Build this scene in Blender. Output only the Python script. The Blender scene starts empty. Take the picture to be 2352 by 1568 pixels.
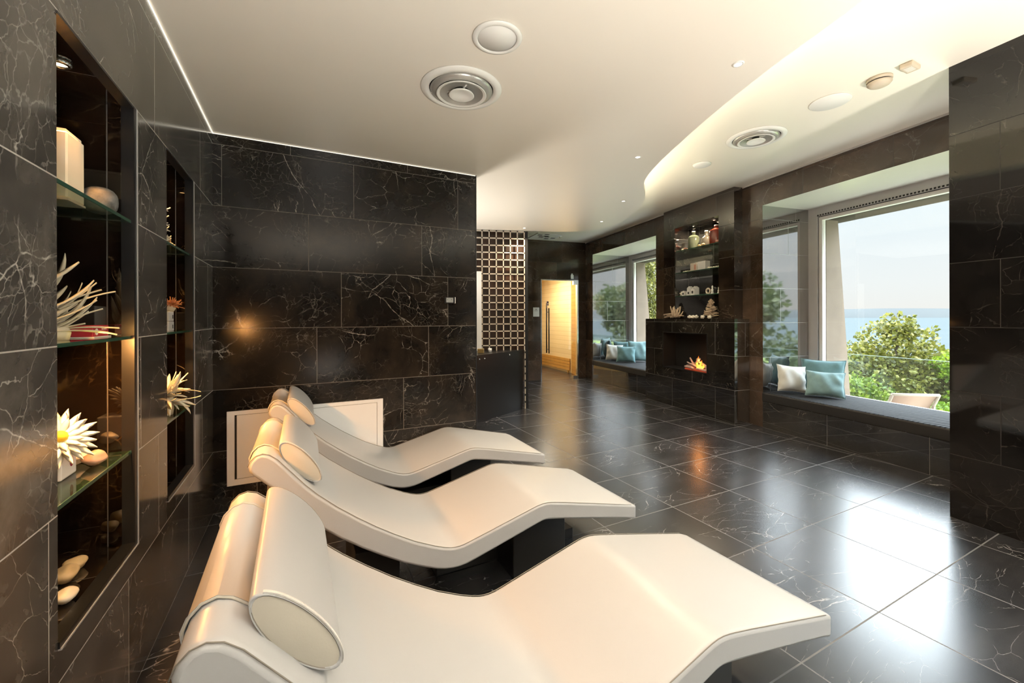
import bpy, bmesh, math, random
from mathutils import Vector, Matrix
random.seed(7)
C = bpy.context.scene.collection
SC = bpy.context.scene
PI = math.pi
H = 1.265            # camera height
ZL, ZH = 2.469, 2.84  # the two ceiling levels

# ------------------------------------------------------------------ frames
class Fr:
    """plan frame: origin, x axis turned ang degrees from world x"""
    def __init__(s, ox, oy, ang):
        s.ox, s.oy, s.ang = ox, oy, math.radians(ang)
        s.c, s.s = math.cos(s.ang), math.sin(s.ang)
    def w(s, x, y, z=0.0):
        return Vector((s.ox + x*s.c - y*s.s, s.oy + x*s.s + y*s.c, z))
RF = Fr(-1.937, 2.682, 26.8)      # x: distance from the niche wall, y: towards the back wall
WF = Fr(0, 0, 17.5)               # x: towards the windows, y: along the window wall
FF = Fr(.283, 8.30, 19.62)        # far wall, x along it
LF = Fr(.185, 5.78, 10.0)         # lattice screen, x along it

# ------------------------------------------------------------------ nodes
def new_mat(name):
    m = bpy.data.materials.new(name); m.use_nodes = True
    nt = m.node_tree
    return m, nt, nt.nodes['Principled BSDF']

class NB:
    def __init__(s, nt): s.nt = nt; s.N = nt.nodes; s.L = nt.links
    def node(s, t, **k):
        n = s.N.new(t)
        for a, b in k.items(): setattr(n, a, b)
        return n
    def put(s, sock, v):
        if isinstance(v, (int, float)): sock.default_value = v
        elif isinstance(v, (tuple, list)):
            sock.default_value = v if len(v) != 3 or sock.type != 'RGBA' else (*v, 1)
        else: s.L.new(v, sock)
    def m(s, op, a, b=None, c=None):
        n = s.node('ShaderNodeMath', operation=op)
        s.put(n.inputs[0], a)
        if b is not None: s.put(n.inputs[1], b)
        if c is not None: s.put(n.inputs[2], c)
        return n.outputs[0]
    def vm(s, op, a, b=None, scale=None):
        n = s.node('ShaderNodeVectorMath', operation=op)
        s.put(n.inputs[0], a)
        if b is not None: s.put(n.inputs[1], b)
        if scale is not None: s.put(n.inputs['Scale'], scale)
        return n.outputs[0]
    def mix(s, f, a, b):
        n = s.node('ShaderNodeMix', data_type='RGBA')
        s.put(n.inputs[0], f); s.put(n.inputs[6], a); s.put(n.inputs[7], b)
        return n.outputs[2]
    def ramp(s, f, pts, interp='LINEAR'):
        n = s.node('ShaderNodeValToRGB'); r = n.color_ramp; r.interpolation = interp
        while len(r.elements) < len(pts): r.elements.new(.5)
        for e, (p, c) in zip(r.elements, pts):
            e.position = p; e.color = (c, c, c, 1) if isinstance(c, (int, float)) else (*c, 1)
        s.put(n.inputs[0], f)
        return n.outputs[0]
    def noise(s, vec, scale, detail=4, rough=.55, dist=0, out=0):
        n = s.node('ShaderNodeTexNoise')
        s.put(n.inputs['Vector'], vec); n.inputs['Scale'].default_value = scale
        n.inputs['Detail'].default_value = detail; n.inputs['Roughness'].default_value = rough
        n.inputs['Distortion'].default_value = dist
        return n.outputs[out]
    def smooth(s, v, a, b, to0=0.0, to1=1.0):
        n = s.node('ShaderNodeMapRange', interpolation_type='SMOOTHSTEP')
        s.put(n.inputs[0], v); n.inputs[1].default_value = a; n.inputs[2].default_value = b
        n.inputs[3].default_value = to0; n.inputs[4].default_value = to1
        return n.outputs[0]

def marble(name, tw, th, offs, base, cloud, vein, grout, rough, ior=1.5, veins=1.0, hz=.22, y0=0.0, x0=0.0, gw=.0016, stretch=(1, 1), grout_mix=1.0):
    """polished stone tiles laid in courses; UV is in metres"""
    m, nt, p = new_mat(name); b = NB(nt)
    uv = b.node('ShaderNodeTexCoord').outputs['UV']
    sx = b.node('ShaderNodeSeparateXYZ'); b.L.new(uv, sx.inputs[0])
    x = b.m('SUBTRACT', sx.outputs[0], x0); y = b.m('SUBTRACT', sx.outputs[1], y0)
    yr = b.m('DIVIDE', y, th); row = b.m('FLOOR', yr); fy = b.m('MULTIPLY', b.m('FRACT', yr), th)
    if offs:
        n = len(offs)
        o = b.ramp(b.m('DIVIDE', b.m('ADD', row, .5), n), [(i/n, offs[i]) for i in range(n)], 'CONSTANT')
        x = b.m('SUBTRACT', x, b.m('MULTIPLY', o, tw))
    xr = b.m('DIVIDE', x, tw); col = b.m('FLOOR', xr); fx = b.m('MULTIPLY', b.m('FRACT', xr), tw)
    ed = b.m('MINIMUM', b.m('MINIMUM', fx, b.m('SUBTRACT', tw, fx)), b.m('MINIMUM', fy, b.m('SUBTRACT', th, fy)))
    g = b.smooth(ed, gw*.6, gw*1.4, 1, 0)
    cid = b.node('ShaderNodeCombineXYZ'); b.L.new(col, cid.inputs[0]); b.L.new(row, cid.inputs[1])
    wn = b.node('ShaderNodeTexWhiteNoise', noise_dimensions='2D'); b.L.new(cid.outputs[0], wn.inputs['Vector'])
    rnd = wn.outputs['Color']; rv = wn.outputs['Value']
    pos = b.vm('ADD', b.vm('MULTIPLY', uv, (stretch[0], stretch[1], 0)), b.vm('SCALE', rnd, scale=37.0))
    d1 = b.vm('SCALE', b.vm('SUBTRACT', b.noise(pos, 1.6, 2, .5, 0, 1), (.5, .5, .5)), scale=.42)
    d2 = b.vm('SCALE', b.vm('SUBTRACT', b.noise(pos, 16, 3, .6, 0, 1), (.5, .5, .5)), scale=.028)
    wp = b.vm('ADD', b.vm('ADD', pos, d1), d2)
    def vor(vec, sc):
        n = b.node('ShaderNodeTexVoronoi', feature='DISTANCE_TO_EDGE'); b.L.new(vec, n.inputs['Vector'])
        n.inputs['Scale'].default_value = sc; return n.outputs[0]
    big = b.m('MULTIPLY', b.smooth(vor(wp, 1.5), 0, .0055, 1, 0), b.smooth(b.noise(pos, 2.6, 3), .46, .62))
    wp2 = b.vm('ADD', b.vm('ADD', pos, b.vm('SCALE', d1, scale=1.3)), b.vm('SCALE', d2, scale=1.6))
    fine = b.m('MULTIPLY', b.smooth(vor(wp2, 7.5), 0, .014, 1, 0), b.smooth(b.noise(pos, 2.6, 4, .65), .46, .60))
    haze = b.m('MULTIPLY', b.smooth(vor(b.vm('ADD', wp2, (3.1, 1.7, 0)), 24.0), 0, .055, 1, 0), b.smooth(b.noise(pos, 2.2, 5, .7), .47, .64))
    cl = b.smooth(b.noise(wp, 3.0, 7, .62), .4, .72)
    tone = b.m('MULTIPLY_ADD', rv, .5, .75)
    colr = b.mix(cl, base, cloud)
    colr = b.vm('SCALE', colr, scale=tone)
    brk = b.smooth(b.noise(pos, 26, 3, .6), .36, .60)
    vv = b.m('MINIMUM', b.m('MULTIPLY', b.m('ADD', b.m('ADD', b.m('MULTIPLY', big, 1.15), b.m('MULTIPLY', fine, .85)), b.m('MULTIPLY', haze, hz*1.5)), b.m('MULTIPLY_ADD', brk, .85, .15)), 1.0)
    colr = b.mix(b.m('MULTIPLY', vv, veins), colr, vein)
    colr = b.mix(b.m('MULTIPLY', g, grout_mix), colr, grout)
    b.L.new(colr, p.inputs['Base Color'])
    rr = b.m('MULTIPLY_ADD', g, .6, rough)
    b.L.new(rr, p.inputs['Roughness'])
    p.inputs['IOR'].default_value = ior
    bp = b.node('ShaderNodeBump'); bp.inputs['Strength'].default_value = .25; bp.inputs['Distance'].default_value = .001
    b.L.new(b.m('SUBTRACT', 1.0, g), bp.inputs['Height']); b.L.new(bp.outputs[0], p.inputs['Normal'])
    return m

def plain(name, col, rough=.5, metal=0, ior=1.5, var=.06, scale=9, bump=0, bscale=120, coat=0, sheen=0, emit=None, estr=0, spec=None):
    """simple procedural material: base colour broken up by a soft noise"""
    m, nt, p = new_mat(name); b = NB(nt)
    co = b.node('ShaderNodeTexCoord').outputs['Object']
    n = b.noise(co, scale, 4)
    lo = tuple(c*(1-var) for c in col); hi = tuple(min(1, c*(1+var)) for c in col)
    b.L.new(b.mix(n, lo, hi), p.inputs['Base Color'])
    p.inputs['Roughness'].default_value = rough; p.inputs['Metallic'].default_value = metal
    p.inputs['IOR'].default_value = ior
    if spec is not None: p.inputs['Specular IOR Level'].default_value = spec
    if coat: p.inputs['Coat Weight'].default_value = coat; p.inputs['Coat Roughness'].default_value = .08
    if sheen: p.inputs['Sheen Weight'].default_value = sheen; p.inputs['Sheen Roughness'].default_value = .4
    if bump:
        bp = b.node('ShaderNodeBump'); bp.inputs['Strength'].default_value = bump; bp.inputs['Distance'].default_value = .002
        b.L.new(b.noise(co, bscale, 3), bp.inputs['Height']); b.L.new(bp.outputs[0], p.inputs['Normal'])
    if emit:
        p.inputs['Emission Color'].default_value = (*emit, 1); p.inputs['Emission Strength'].default_value = estr
    return m

def thin_glass(name, tint=(1, 1, 1), ior=1.5, rough=0.0, body=0.0, bodycol=(.3, .5, .4)):
    m, nt, p = new_mat(name); b = NB(nt); nt.nodes.remove(p)
    tr = b.node('ShaderNodeBsdfTransparent'); tr.inputs[0].default_value = (*tint, 1)
    gl = b.node('ShaderNodeBsdfGlossy'); gl.inputs['Roughness'].default_value = rough
    lw = b.node('ShaderNodeLayerWeight'); lw.inputs['Blend'].default_value = .5
    f0 = ((ior-1)/(ior+1))**2
    fr = b.m('MULTIPLY_ADD', b.m('POWER', lw.outputs['Facing'], 5.0), 1-f0, f0)
    mx = b.node('ShaderNodeMixShader'); b.L.new(fr, mx.inputs[0])
    first = tr.outputs[0]
    if body:
        df = b.node('ShaderNodeBsdfDiffuse'); df.inputs[0].default_value = (*bodycol, 1)
        m2 = b.node('ShaderNodeMixShader'); m2.inputs[0].default_value = body
        b.L.new(tr.outputs[0], m2.inputs[1]); b.L.new(df.outputs[0], m2.inputs[2]); first = m2.outputs[0]
    b.L.new(first, mx.inputs[1]); b.L.new(gl.outputs[0], mx.inputs[2])
    b.L.new(mx.outputs[0], nt.nodes['Material Output'].inputs[0])
    return m

def boards(name, c1, c2, gap, pitch, axis='Z', rough=.45):
    """horizontal timber boards by object coordinate"""
    m, nt, p = new_mat(name); b = NB(nt)
    co = b.node('ShaderNodeTexCoord').outputs['UV']
    sx = b.node('ShaderNodeSeparateXYZ'); b.L.new(co, sx.inputs[0])
    z = b.m('DIVIDE', sx.outputs[1], pitch); row = b.m('FLOOR', z); f = b.m('FRACT', z)
    wn = b.node('ShaderNodeTexWhiteNoise', noise_dimensions='1D'); b.L.new(row, wn.inputs['W'])
    sv = b.vm('MULTIPLY', co, (1.5, 26, 1)); sv = b.vm('ADD', sv, b.vm('SCALE', wn.outputs['Color'], scale=9.0))
    gr = b.noise(sv, 2.4, 5, .6, .6)
    col = b.mix(b.m('MULTIPLY_ADD', wn.outputs[0], .5, b.m('MULTIPLY', gr, .5)), c1, c2)
    kn = b.smooth(b.noise(b.vm('MULTIPLY', co, (7, 14, 1)), 1.3, 2), .73, .8)
    col = b.mix(b.m('MULTIPLY', kn, .5), col, gap)
    g = b.smooth(b.m('MINIMUM', f, b.m('SUBTRACT', 1.0, f)), .012, .04, 1, 0)
    b.L.new(b.mix(b.m('MULTIPLY', g, .8), col, gap), p.inputs['Base Color'])
    p.inputs['Roughness'].default_value = rough
    return m

# ------------------------------------------------------------------ mesh building
class MB:
    def __init__(s): s.v = []; s.f = []; s.uv = []; s.mi = []; s.sm = []
    def face(s, pts, uv=None, mi=0, smooth=False):
        i = len(s.v); s.v += [tuple(p) for p in pts]
        s.f.append(tuple(range(i, i+len(pts))))
        s.uv.append(uv if uv else [(0, 0)]*len(pts)); s.mi.append(mi); s.sm.append(smooth)
    def mesh(s, verts, faces, smooth=False, mi=0, uvs=None):
        i = len(s.v); s.v += [tuple(p) for p in verts]
        for k, f in enumerate(faces):
            s.f.append(tuple(i+a for a in f)); s.mi.append(mi); s.sm.append(smooth)
            s.uv.append([uvs[a] for a in f] if uvs else [(0, 0)]*len(f))
    def box(s, x0, x1, y0, y1, z0, z1, T=None, mi=0):
        p = [Vector((x, y, z)) for z in (z0, z1) for y in (y0, y1) for x in (x0, x1)]
        if T: p = [T(q) for q in p]
        for f in ((0, 2, 3, 1), (4, 5, 7, 6), (0, 1, 5, 4), (1, 3, 7, 5), (3, 2, 6, 7), (2, 0, 4, 6)):
            q = [p[a] for a in f]
            l = [(Vector((x, y, z))) for z in (z0, z1) for y in (y0, y1) for x in (x0, x1)]
            l = [l[a] for a in f]
            if f in ((0, 2, 3, 1), (4, 5, 7, 6)): u = [(a.x, a.y) for a in l]
            elif f in ((0, 1, 5, 4), (3, 2, 6, 7)): u = [(a.x, a.z) for a in l]
            else: u = [(a.y, a.z) for a in l]
            s.face(q, u, mi)
    def build(s, name, mats, parent=None, merge=False, autosmooth=None):
        me = bpy.data.meshes.new(name); me.from_pydata(s.v, [], s.f)
        ul = me.uv_layers.new(name='UVMap'); k = 0
        for u in s.uv:
            for a in u: ul.data[k].uv = a; k += 1
        for i, p in enumerate(me.polygons): p.material_index = s.mi[i]; p.use_smooth = s.sm[i]
        for m in (mats if isinstance(mats, (list, tuple)) else [mats]): me.materials.append(m)
        if merge:
            bm = bmesh.new(); bm.from_mesh(me); bmesh.ops.remove_doubles(bm, verts=bm.verts, dist=1e-5)
            bmesh.ops.recalc_face_normals(bm, faces=bm.faces); bm.to_mesh(me); bm.free()
        me.update()
        o = bpy.data.objects.new(name, me); C.objects.link(o)
        if parent: o.parent = parent
        return o

def shape_obj(name, bm, mat, parent=None, smooth=False):
    me = bpy.data.meshes.new(name); bmesh.ops.recalc_face_normals(bm, faces=bm.faces); bm.to_mesh(me); bm.free()
    for m in (mat if isinstance(mat, (list, tuple)) else [mat]): me.materials.append(m)
    if smooth:
        for p in me.polygons: p.use_smooth = True
    o = bpy.data.objects.new(name, me); C.objects.link(o)
    if parent: o.parent = parent
    return o

def bbox(x0, x1, y0, y1, z0, z1, bev=0, seg=2):
    bm = bmesh.new(); bmesh.ops.create_cube(bm, size=1)
    for v in bm.verts:
        v.co = Vector(((x0+x1)/2+v.co.x*(x1-x0), (y0+y1)/2+v.co.y*(y1-y0), (z0+z1)/2+v.co.z*(z1-z0)))
    if bev: bmesh.ops.bevel(bm, geom=bm.edges[:], offset=bev, segments=seg, affect='EDGES', profile=.5)
    return bm

def lathe(prof, seg=32, cap=True):
    """prof: (r, z) pairs"""
    bm = bmesh.new(); rings = []
    for r, z in prof:
        rings.append([bm.verts.new((r*math.cos(2*PI*i/seg), r*math.sin(2*PI*i/seg), z)) for i in range(seg)] if r > 1e-6 else [bm.verts.new((0, 0, z))])
    for a, c in zip(rings, rings[1:]):
        for i in range(seg):
            j = (i+1) % seg
            if len(a) == 1 and len(c) == 1: continue
            if len(a) == 1: bm.faces.new((a[0], c[i], c[j]))
            elif len(c) == 1: bm.faces.new((a[i], a[j], c[0]))
            else: bm.faces.new((a[i], a[j], c[j], c[i]))
    return bm

def tube(bm, pts, r, seg=8, r2=None):
    """tapering tube along pts"""
    pts = [Vector(p) for p in pts]; n = len(pts); prev = None; rings = []
    for i, p in enumerate(pts):
        d = (pts[min(i+1, n-1)]-pts[max(i-1, 0)]).normalized()
        a = prev if prev else (Vector((0, 0, 1)) if abs(d.z) < .9 else Vector((1, 0, 0)))
        u = (a - d*a.dot(d)).normalized(); w = d.cross(u); prev = u
        rr = r if r2 is None else r+(r2-r)*i/max(1, n-1)
        rings.append([bm.verts.new(p+(u*math.cos(2*PI*k/seg)+w*math.sin(2*PI*k/seg))*rr) for k in range(seg)])
    for a, c in zip(rings, rings[1:]):
        for k in range(seg):
            j = (k+1) % seg; bm.faces.new((a[k], a[j], c[j], c[k]))
    bm.faces.new(rings[0][::-1]); bm.faces.new(rings[-1])
    return bm

def tag(o, label, cat, group=None, kind=None):
    o['label'] = label; o['category'] = cat
    if group: o['group'] = group
    if kind: o['kind'] = kind
    return o
def struct(o, label=None):
    o['kind'] = 'structure'
    if label: o['label'] = label
    return o
def empty(name, loc, rz=0):
    o = bpy.data.objects.new(name, None); C.objects.link(o); o.location = loc; o.rotation_euler = (0, 0, rz); o.empty_display_size = .1
    return o
def thing(name, label, cat, loc, rz=0, group=None):
    return tag(empty(name, loc, rz), label, cat, group)
def place(o, loc, rz=0):
    o.location = loc; o.rotation_euler = (0, 0, rz); return o

# ------------------------------------------------------------------ materials
DB, DC = (.009, .0078, .007), (.030, .022, .016)
VE, GR = (.46, .43, .38), (.20, .18, .155)
back_off = [.30, .507, .753, .953, .688, .061, .55]
M = {}
M['wall'] = marble('dark_marble_tiles', .81, .4, back_off, DB, DC, VE, GR, .17, 1.4, .9)
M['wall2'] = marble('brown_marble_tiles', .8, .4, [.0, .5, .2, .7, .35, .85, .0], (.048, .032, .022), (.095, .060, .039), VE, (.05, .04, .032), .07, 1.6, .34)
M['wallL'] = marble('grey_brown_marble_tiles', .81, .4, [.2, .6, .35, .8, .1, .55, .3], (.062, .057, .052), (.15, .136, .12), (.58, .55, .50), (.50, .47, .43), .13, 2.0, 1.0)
M['fire'] = marble('black_marble_tiles', .8, .4, [.3, .8, .3, .8, .3, .8, .3], (.009, .0085, .008), (.026, .023, .019), (.34, .31, .27), (.04, .037, .033), .03, 2.7, .6)
M['chimney'] = marble('chimney_marble_tiles', .8, .4, [.3, .8, .3, .8, .3, .8, .3], (.018, .013, .010), (.058, .039, .026), (.36, .31, .25), (.04, .033, .027), .035, 2.2, .6)
M['pillar'] = marble('black_pillar_tiles', .8, .4, [.3, .8, .3, .8, .3, .8, .3], (.007, .0065, .0065), (.015, .013, .012), (.11, .095, .085), (.012, .011, .011), .05, 1.5, .4)
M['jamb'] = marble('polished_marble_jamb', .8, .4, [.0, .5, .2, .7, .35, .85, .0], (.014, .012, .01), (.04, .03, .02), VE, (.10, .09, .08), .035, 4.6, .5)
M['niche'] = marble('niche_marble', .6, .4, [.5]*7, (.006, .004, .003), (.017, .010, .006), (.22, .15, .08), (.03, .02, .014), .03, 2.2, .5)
M['floor'] = marble('floor_marble_tiles', .5755, .5545, None, (.017, .017, .0195), (.040, .040, .045), (.36, .35, .35), (.12, .12, .125), .268, 2.0, .8, .05, y0=-2.39, x0=2.145, gw=.0024, stretch=(.6, 1.5))
M['leather'] = plain('white_leather', (.50, .51, .525), .36, var=.015, scale=3, bump=.08, bscale=260)
M['leather_end'] = plain('cream_leather', (.55, .52, .45), .5, var=.02, scale=3, bump=.08, bscale=260)
M['piping'] = plain('grey_piping', (.24, .22, .19), .6)
M['stitch'] = plain('white_zip_tape', (.75, .74, .72), .55)
M['black'] = plain('black_panel', (.012, .012, .012), .35)
M['greyleg'] = plain('grey_metal_leg', (.22, .21, .20), .4)
M['laminate'] = plain('dark_laminate', (.013, .0125, .0125), .3, var=.2, scale=14)
M['blackmetal'] = plain('black_metal', (.012, .012, .013), .3)
M['alu'] = plain('aluminium_frame', (.50, .48, .48), .4, .15)
M['alu_light'] = plain('pale_frame', (.72, .69, .67), .45)
M['chrome'] = plain('chrome', (.75, .74, .72), .18, 1.0)
M['white'] = plain('white_paint', (.80, .79, .76), .45, var=.02)
M['panelwhite'] = plain('white_enamel', (.88, .90, .92), .35, var=.02)
M['soffit'] = plain('soffit_paint', (.72, .70, .62), .3, var=.02)
M['ceil_lo'] = plain('satin_ceiling', (.87, .81, .72), .33, var=.015, scale=1.2, ior=1.75)
M['ceil_hi'] = plain('cream_ceiling', (.88, .83, .725), .33, var=.015, scale=1.2, ior=1.75)
M['fixture'] = plain('white_fixture', (.80, .79, .75), .4, var=.02)
M['fixture_grey'] = plain('diffuser_metal', (.50, .49, .46), .3, .45, var=.1)
M['fixture_tan'] = plain('aged_plastic', (.55, .47, .36), .5)
M['hole'] = plain('dark_opening', (.01, .009, .008), .6)
M['glass'] = thin_glass('window_glass', (.97, .985, .98))
M['rail_glass'] = thin_glass('railing_glass', (.90, .95, .92), 1.45)
M['door_glass'] = thin_glass('door_glass', (.98, .97, .94), 1.5)
M['shelf'] = thin_glass('shelf_glass', (.88, .94, .90), 1.5, 0, .06, (.08, .2, .14))
M['shelf_edge'] = plain('shelf_glass_edge', (.03, .085, .055), .12, ior=1.6, var=.2, scale=30)
M['cream'] = plain('cream_lacquer', (.66, .575, .47), .45, var=.03)
M['stud'] = plain('dark_stud', (.015, .013, .012), .4)
M['teal'] = plain('teal_velvet', (.135, .27, .30), .75, var=.35, scale=11, sheen=.35, bump=.3, bscale=40)
M['teal2'] = plain('pale_teal_velvet', (.20, .34, .365), .75, var=.35, scale=13, sheen=.4, bump=.3, bscale=40)
M['pale'] = plain('silver_white_velvet', (.56, .58, .56), .7, var=.14, scale=9, sheen=.3, bump=.25, bscale=40)
M['stone'] = plain('rendered_stone', (.20, .155, .118), .9, var=.18, scale=5, bump=.5, bscale=60)
M['eave'] = plain('eave_paint', (.045, .036, .03), .9, spec=.1)
M['terrace'] = plain('terrace_stone', (.62, .60, .55), .8, var=.1)
M['bark'] = plain('bark', (.09, .07, .05), .9, var=.4, scale=20)
M['log'] = plain('charred_log', (.34, .25, .23), .85, var=.6, scale=28, bump=.6, bscale=50)
M['drift'] = plain('driftwood', (.46, .36, .26), .85, var=.45, scale=26, bump=.5, bscale=70)
M['coral'] = plain('white_coral', (.78, .74, .64), .8, var=.2, scale=40, bump=.4, bscale=90)
M['dried'] = plain('dried_leaf', (.62, .55, .41), .75, var=.3, scale=18)
M['dried_pale'] = plain('pale_dried_leaf', (.66, .64, .53), .75, var=.25, scale=20)
M['dried_orange'] = plain('rust_dried_flower', (.50, .21, .09), .8, var=.35, scale=24)
M['paper'] = plain('paper_shade', (.86, .80, .66), .7, var=.03)
M['rock'] = plain('mottled_rock', (.15, .15, .145), .6, var=.95, scale=60, bump=.8, bscale=45)
M['red'] = plain('red_card', (.40, .025, .045), .45, var=.05)
M['dkred'] = plain('dark_red_mark', (.33, .02, .05), .5)
M['ceramic'] = plain('white_ceramic', (.83, .83, .82), .25, var=.02)
M['petal'] = plain('white_petal', (.88, .86, .76), .6, var=.04)
M['yolk'] = plain('yellow_flower_centre', (.72, .50, .03), .7, var=.2, scale=60)
M['shellb'] = plain('brown_shell', (.50, .33, .24), .35, var=.5, scale=30)
M['shellw'] = plain('cream_shell', (.72, .64, .52), .35, var=.25, scale=24)
M['shello'] = plain('amber_shell', (.66, .45, .22), .4, var=.3, scale=24)
M['pink'] = plain('pink_coral', (.62, .32, .24), .7, var=.35, scale=30)
M['card'] = plain('grey_card_box', (.58, .57, .57), .55, var=.03)
M['gold'] = plain('brass', (.60, .42, .16), .3, .8)
M['box_cream'] = plain('cream_carton', (.72, .64, .56), .6, var=.04)
M['canvas'] = plain('beige_canvas', (.34, .225, .165), .8, var=.06)
M['palewood'] = plain('pale_timber', (.36, .31, .25), .6, var=.12, scale=20)
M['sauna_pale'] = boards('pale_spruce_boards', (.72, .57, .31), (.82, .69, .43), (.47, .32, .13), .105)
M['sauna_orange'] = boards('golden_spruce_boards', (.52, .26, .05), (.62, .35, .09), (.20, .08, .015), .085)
M['golden'] = plain('golden_board', (.58, .31, .07), .45, var=.2, scale=8)
M['railedge'] = plain('pale_green_glass_edge', (.20, .26, .23), .3)
M['screen'] = plain('grey_display', (.33, .36, .37), .3)

def tile_back(name):
    m, nt, p = new_mat(name); b = NB(nt)
    uv = b.node('ShaderNodeTexCoord').outputs['UV']
    v = b.vm('FLOOR', b.vm('SCALE', uv, scale=1/.0985))
    wn = b.node('ShaderNodeTexWhiteNoise', noise_dimensions='3D'); b.L.new(v, wn.inputs['Vector'])
    n = b.noise(uv, 90, 3)
    c = b.mix(wn.outputs[0], (.022, .016, .011), (.060, .024, .012))
    c = b.mix(b.smooth(n, .5, .72), c, (.09, .06, .036))
    b.L.new(c, p.inputs['Base Color']); p.inputs['Roughness'].default_value = .35
    return m
M['tileback'] = tile_back('brown_mosaic')

def mat_fabric(name):
    m, nt, p = new_mat(name); b = NB(nt)
    uv = b.node('ShaderNodeTexCoord').outputs['UV']
    w = b.node('ShaderNodeTexWave', wave_type='BANDS', bands_direction='Y'); b.L.new(uv, w.inputs['Vector'])
    w.inputs['Scale'].default_value = 9.0; w.inputs['Distortion'].default_value = 1.6; w.inputs['Detail'].default_value = 1.5; w.inputs['Detail Scale'].default_value = 1.2
    n = b.noise(uv, 5, 4)
    b.L.new(b.mix(n, (.011, .012, .014), (.021, .022, .025)), p.inputs['Base Color'])
    p.inputs['Roughness'].default_value = .75; p.inputs['Specular IOR Level'].default_value = .25
    bp = b.node('ShaderNodeBump'); bp.inputs['Strength'].default_value = .9; bp.inputs['Distance'].default_value = .012
    b.L.new(w.outputs[1], bp.inputs['Height']); b.L.new(bp.outputs[0], p.inputs['Normal'])
    return m
M['mat'] = mat_fabric('ribbed_charcoal_fabric')

M['matfront'] = plain('charcoal_upholstery', (.012, .012, .013), .55)
def leaf_mat(name, a, c, d):
    m, nt, p = new_mat(name); b = NB(nt)
    g = b.node('ShaderNodeNewGeometry')
    col = b.ramp(g.outputs['Random Per Island'], [(0, a), (.55, c), (1, d)])
    b.L.new(col, p.inputs['Base Color']); p.inputs['Roughness'].default_value = .5
    tl = b.node('ShaderNodeBsdfTranslucent'); b.L.new(b.vm('SCALE', col, scale=1.15), tl.inputs[0])
    mx = b.node('ShaderNodeMixShader'); mx.inputs[0].default_value = .35
    b.L.new(p.outputs[0], mx.inputs[1]); b.L.new(tl.outputs[0], mx.inputs[2])
    b.L.new(mx.outputs[0], nt.nodes['Material Output'].inputs[0])
    return m
M['leaf'] = leaf_mat('bright_leaf', (.05, .085, .008), (.13, .18, .014), (.24, .28, .035))
M['leaf2'] = leaf_mat('olive_leaf', (.05, .055, .012), (.13, .135, .02), (.24, .215, .05))
M['leaf3'] = leaf_mat('vivid_leaf', (.07, .13, .006), (.16, .25, .008), (.28, .36, .02))
M['pine'] = leaf_mat('pine_needle', (.03, .045, .018), (.06, .08, .03), (.10, .12, .045))

def sea_mat():
    m, nt, p = new_mat('sea_water'); b = NB(nt)
    co = b.node('ShaderNodeTexCoord').outputs['Object']
    n = b.noise(b.vm('MULTIPLY', co, (.0015, .02, 1)), 1.0, 4)
    b.L.new(b.mix(n, (.052, .064, .068), (.068, .078, .080)), p.inputs['Base Color']); p.inputs['Roughness'].default_value = 1; p.inputs['Specular IOR Level'].default_value = 0
    return m
M['sea'] = sea_mat()
M['haze'] = plain('hazy_land', (.062, .067, .068), 1.0, scale=.001, spec=0)
M['ground'] = plain('green_slope', (.16, .20, .05), .95, var=.6, scale=.8)
def flame_mat():
    m, nt, p = new_mat('flame'); b = NB(nt)
    co = b.node('ShaderNodeTexCoord').outputs['Generated']
    sx = b.node('ShaderNodeSeparateXYZ'); b.L.new(co, sx.inputs[0])
    c = b.ramp(sx.outputs[2], [(0, (1, .55, .10)), (.35, (1, .42, .04)), (.8, (.9, .16, .01)), (1, (.5, .05, .0))])
    p.inputs['Base Color'].default_value = (0, 0, 0, 1)
    b.L.new(c, p.inputs['Emission Color']); p.inputs['Emission Strength'].default_value = 2.2
    return m
M['flame'] = flame_mat()
M['ember'] = plain('ember', (.10, .02, .01), .9, var=.8, scale=40, emit=(1, .10, .03), estr=.2)
def lamp(name, col, s):
    return plain(name, (.8, .8, .8), .5, emit=col, estr=s)
M['led'] = lamp('warm_led', (1, .86, .62), 6)
M['led_amber'] = lamp('amber_led', (1, .55, .2), 6)
M['led_strip'] = lamp('led_strip', (1, .93, .78), .75)
M['lensglow'] = lamp('spot_lens', (1, .93, .8), 3.0)

# ------------------------------------------------------------------ room shell
def wall_face(mb, F, axis, const, a0, a1, z0, z1, mi=0, u0=0):
    """vertical face in frame F; axis 'x' means the plane x=const running along y"""
    if axis == 'x': pts = [F.w(const, a0, z0), F.w(const, a1, z0), F.w(const, a1, z1), F.w(const, a0, z1)]
    else: pts = [F.w(a0, const, z0), F.w(a1, const, z0), F.w(a1, const, z1), F.w(a0, const, z1)]
    mb.face(pts, [(a0+u0, z0), (a1+u0, z0), (a1+u0, z1), (a0+u0, z1)], mi)
def hface(mb, F, x0, x1, y0, y1, z, mi=0):
    mb.face([F.w(x0, y0, z), F.w(x1, y0, z), F.w(x1, y1, z), F.w(x0, y1, z)], [(x0, y0), (x1, y0), (x1, y1), (x0, y1)], mi)

# floor
mb = MB()
fl = [RF.w(-.3, -6.4), RF.w(-.3, .3), Vector((-2.0, 5.2, 0)), Vector((-2.0, 9.0, 0)), FF.w(-.4, 4.2), FF.w(2.0, 4.2), WF.w(4.3, 8.6), WF.w(4.3, -5.0)]
ang = RF
def roomuv(p):
    dx, dy = p.x-RF.ox, p.y-RF.oy
    return (dx*RF.c+dy*RF.s, -dx*RF.s+dy*RF.c)
mb.face(fl, [roomuv(p) for p in fl])
struct(mb.build('floor', M['floor']), 'dark veined marble floor tiles')

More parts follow.
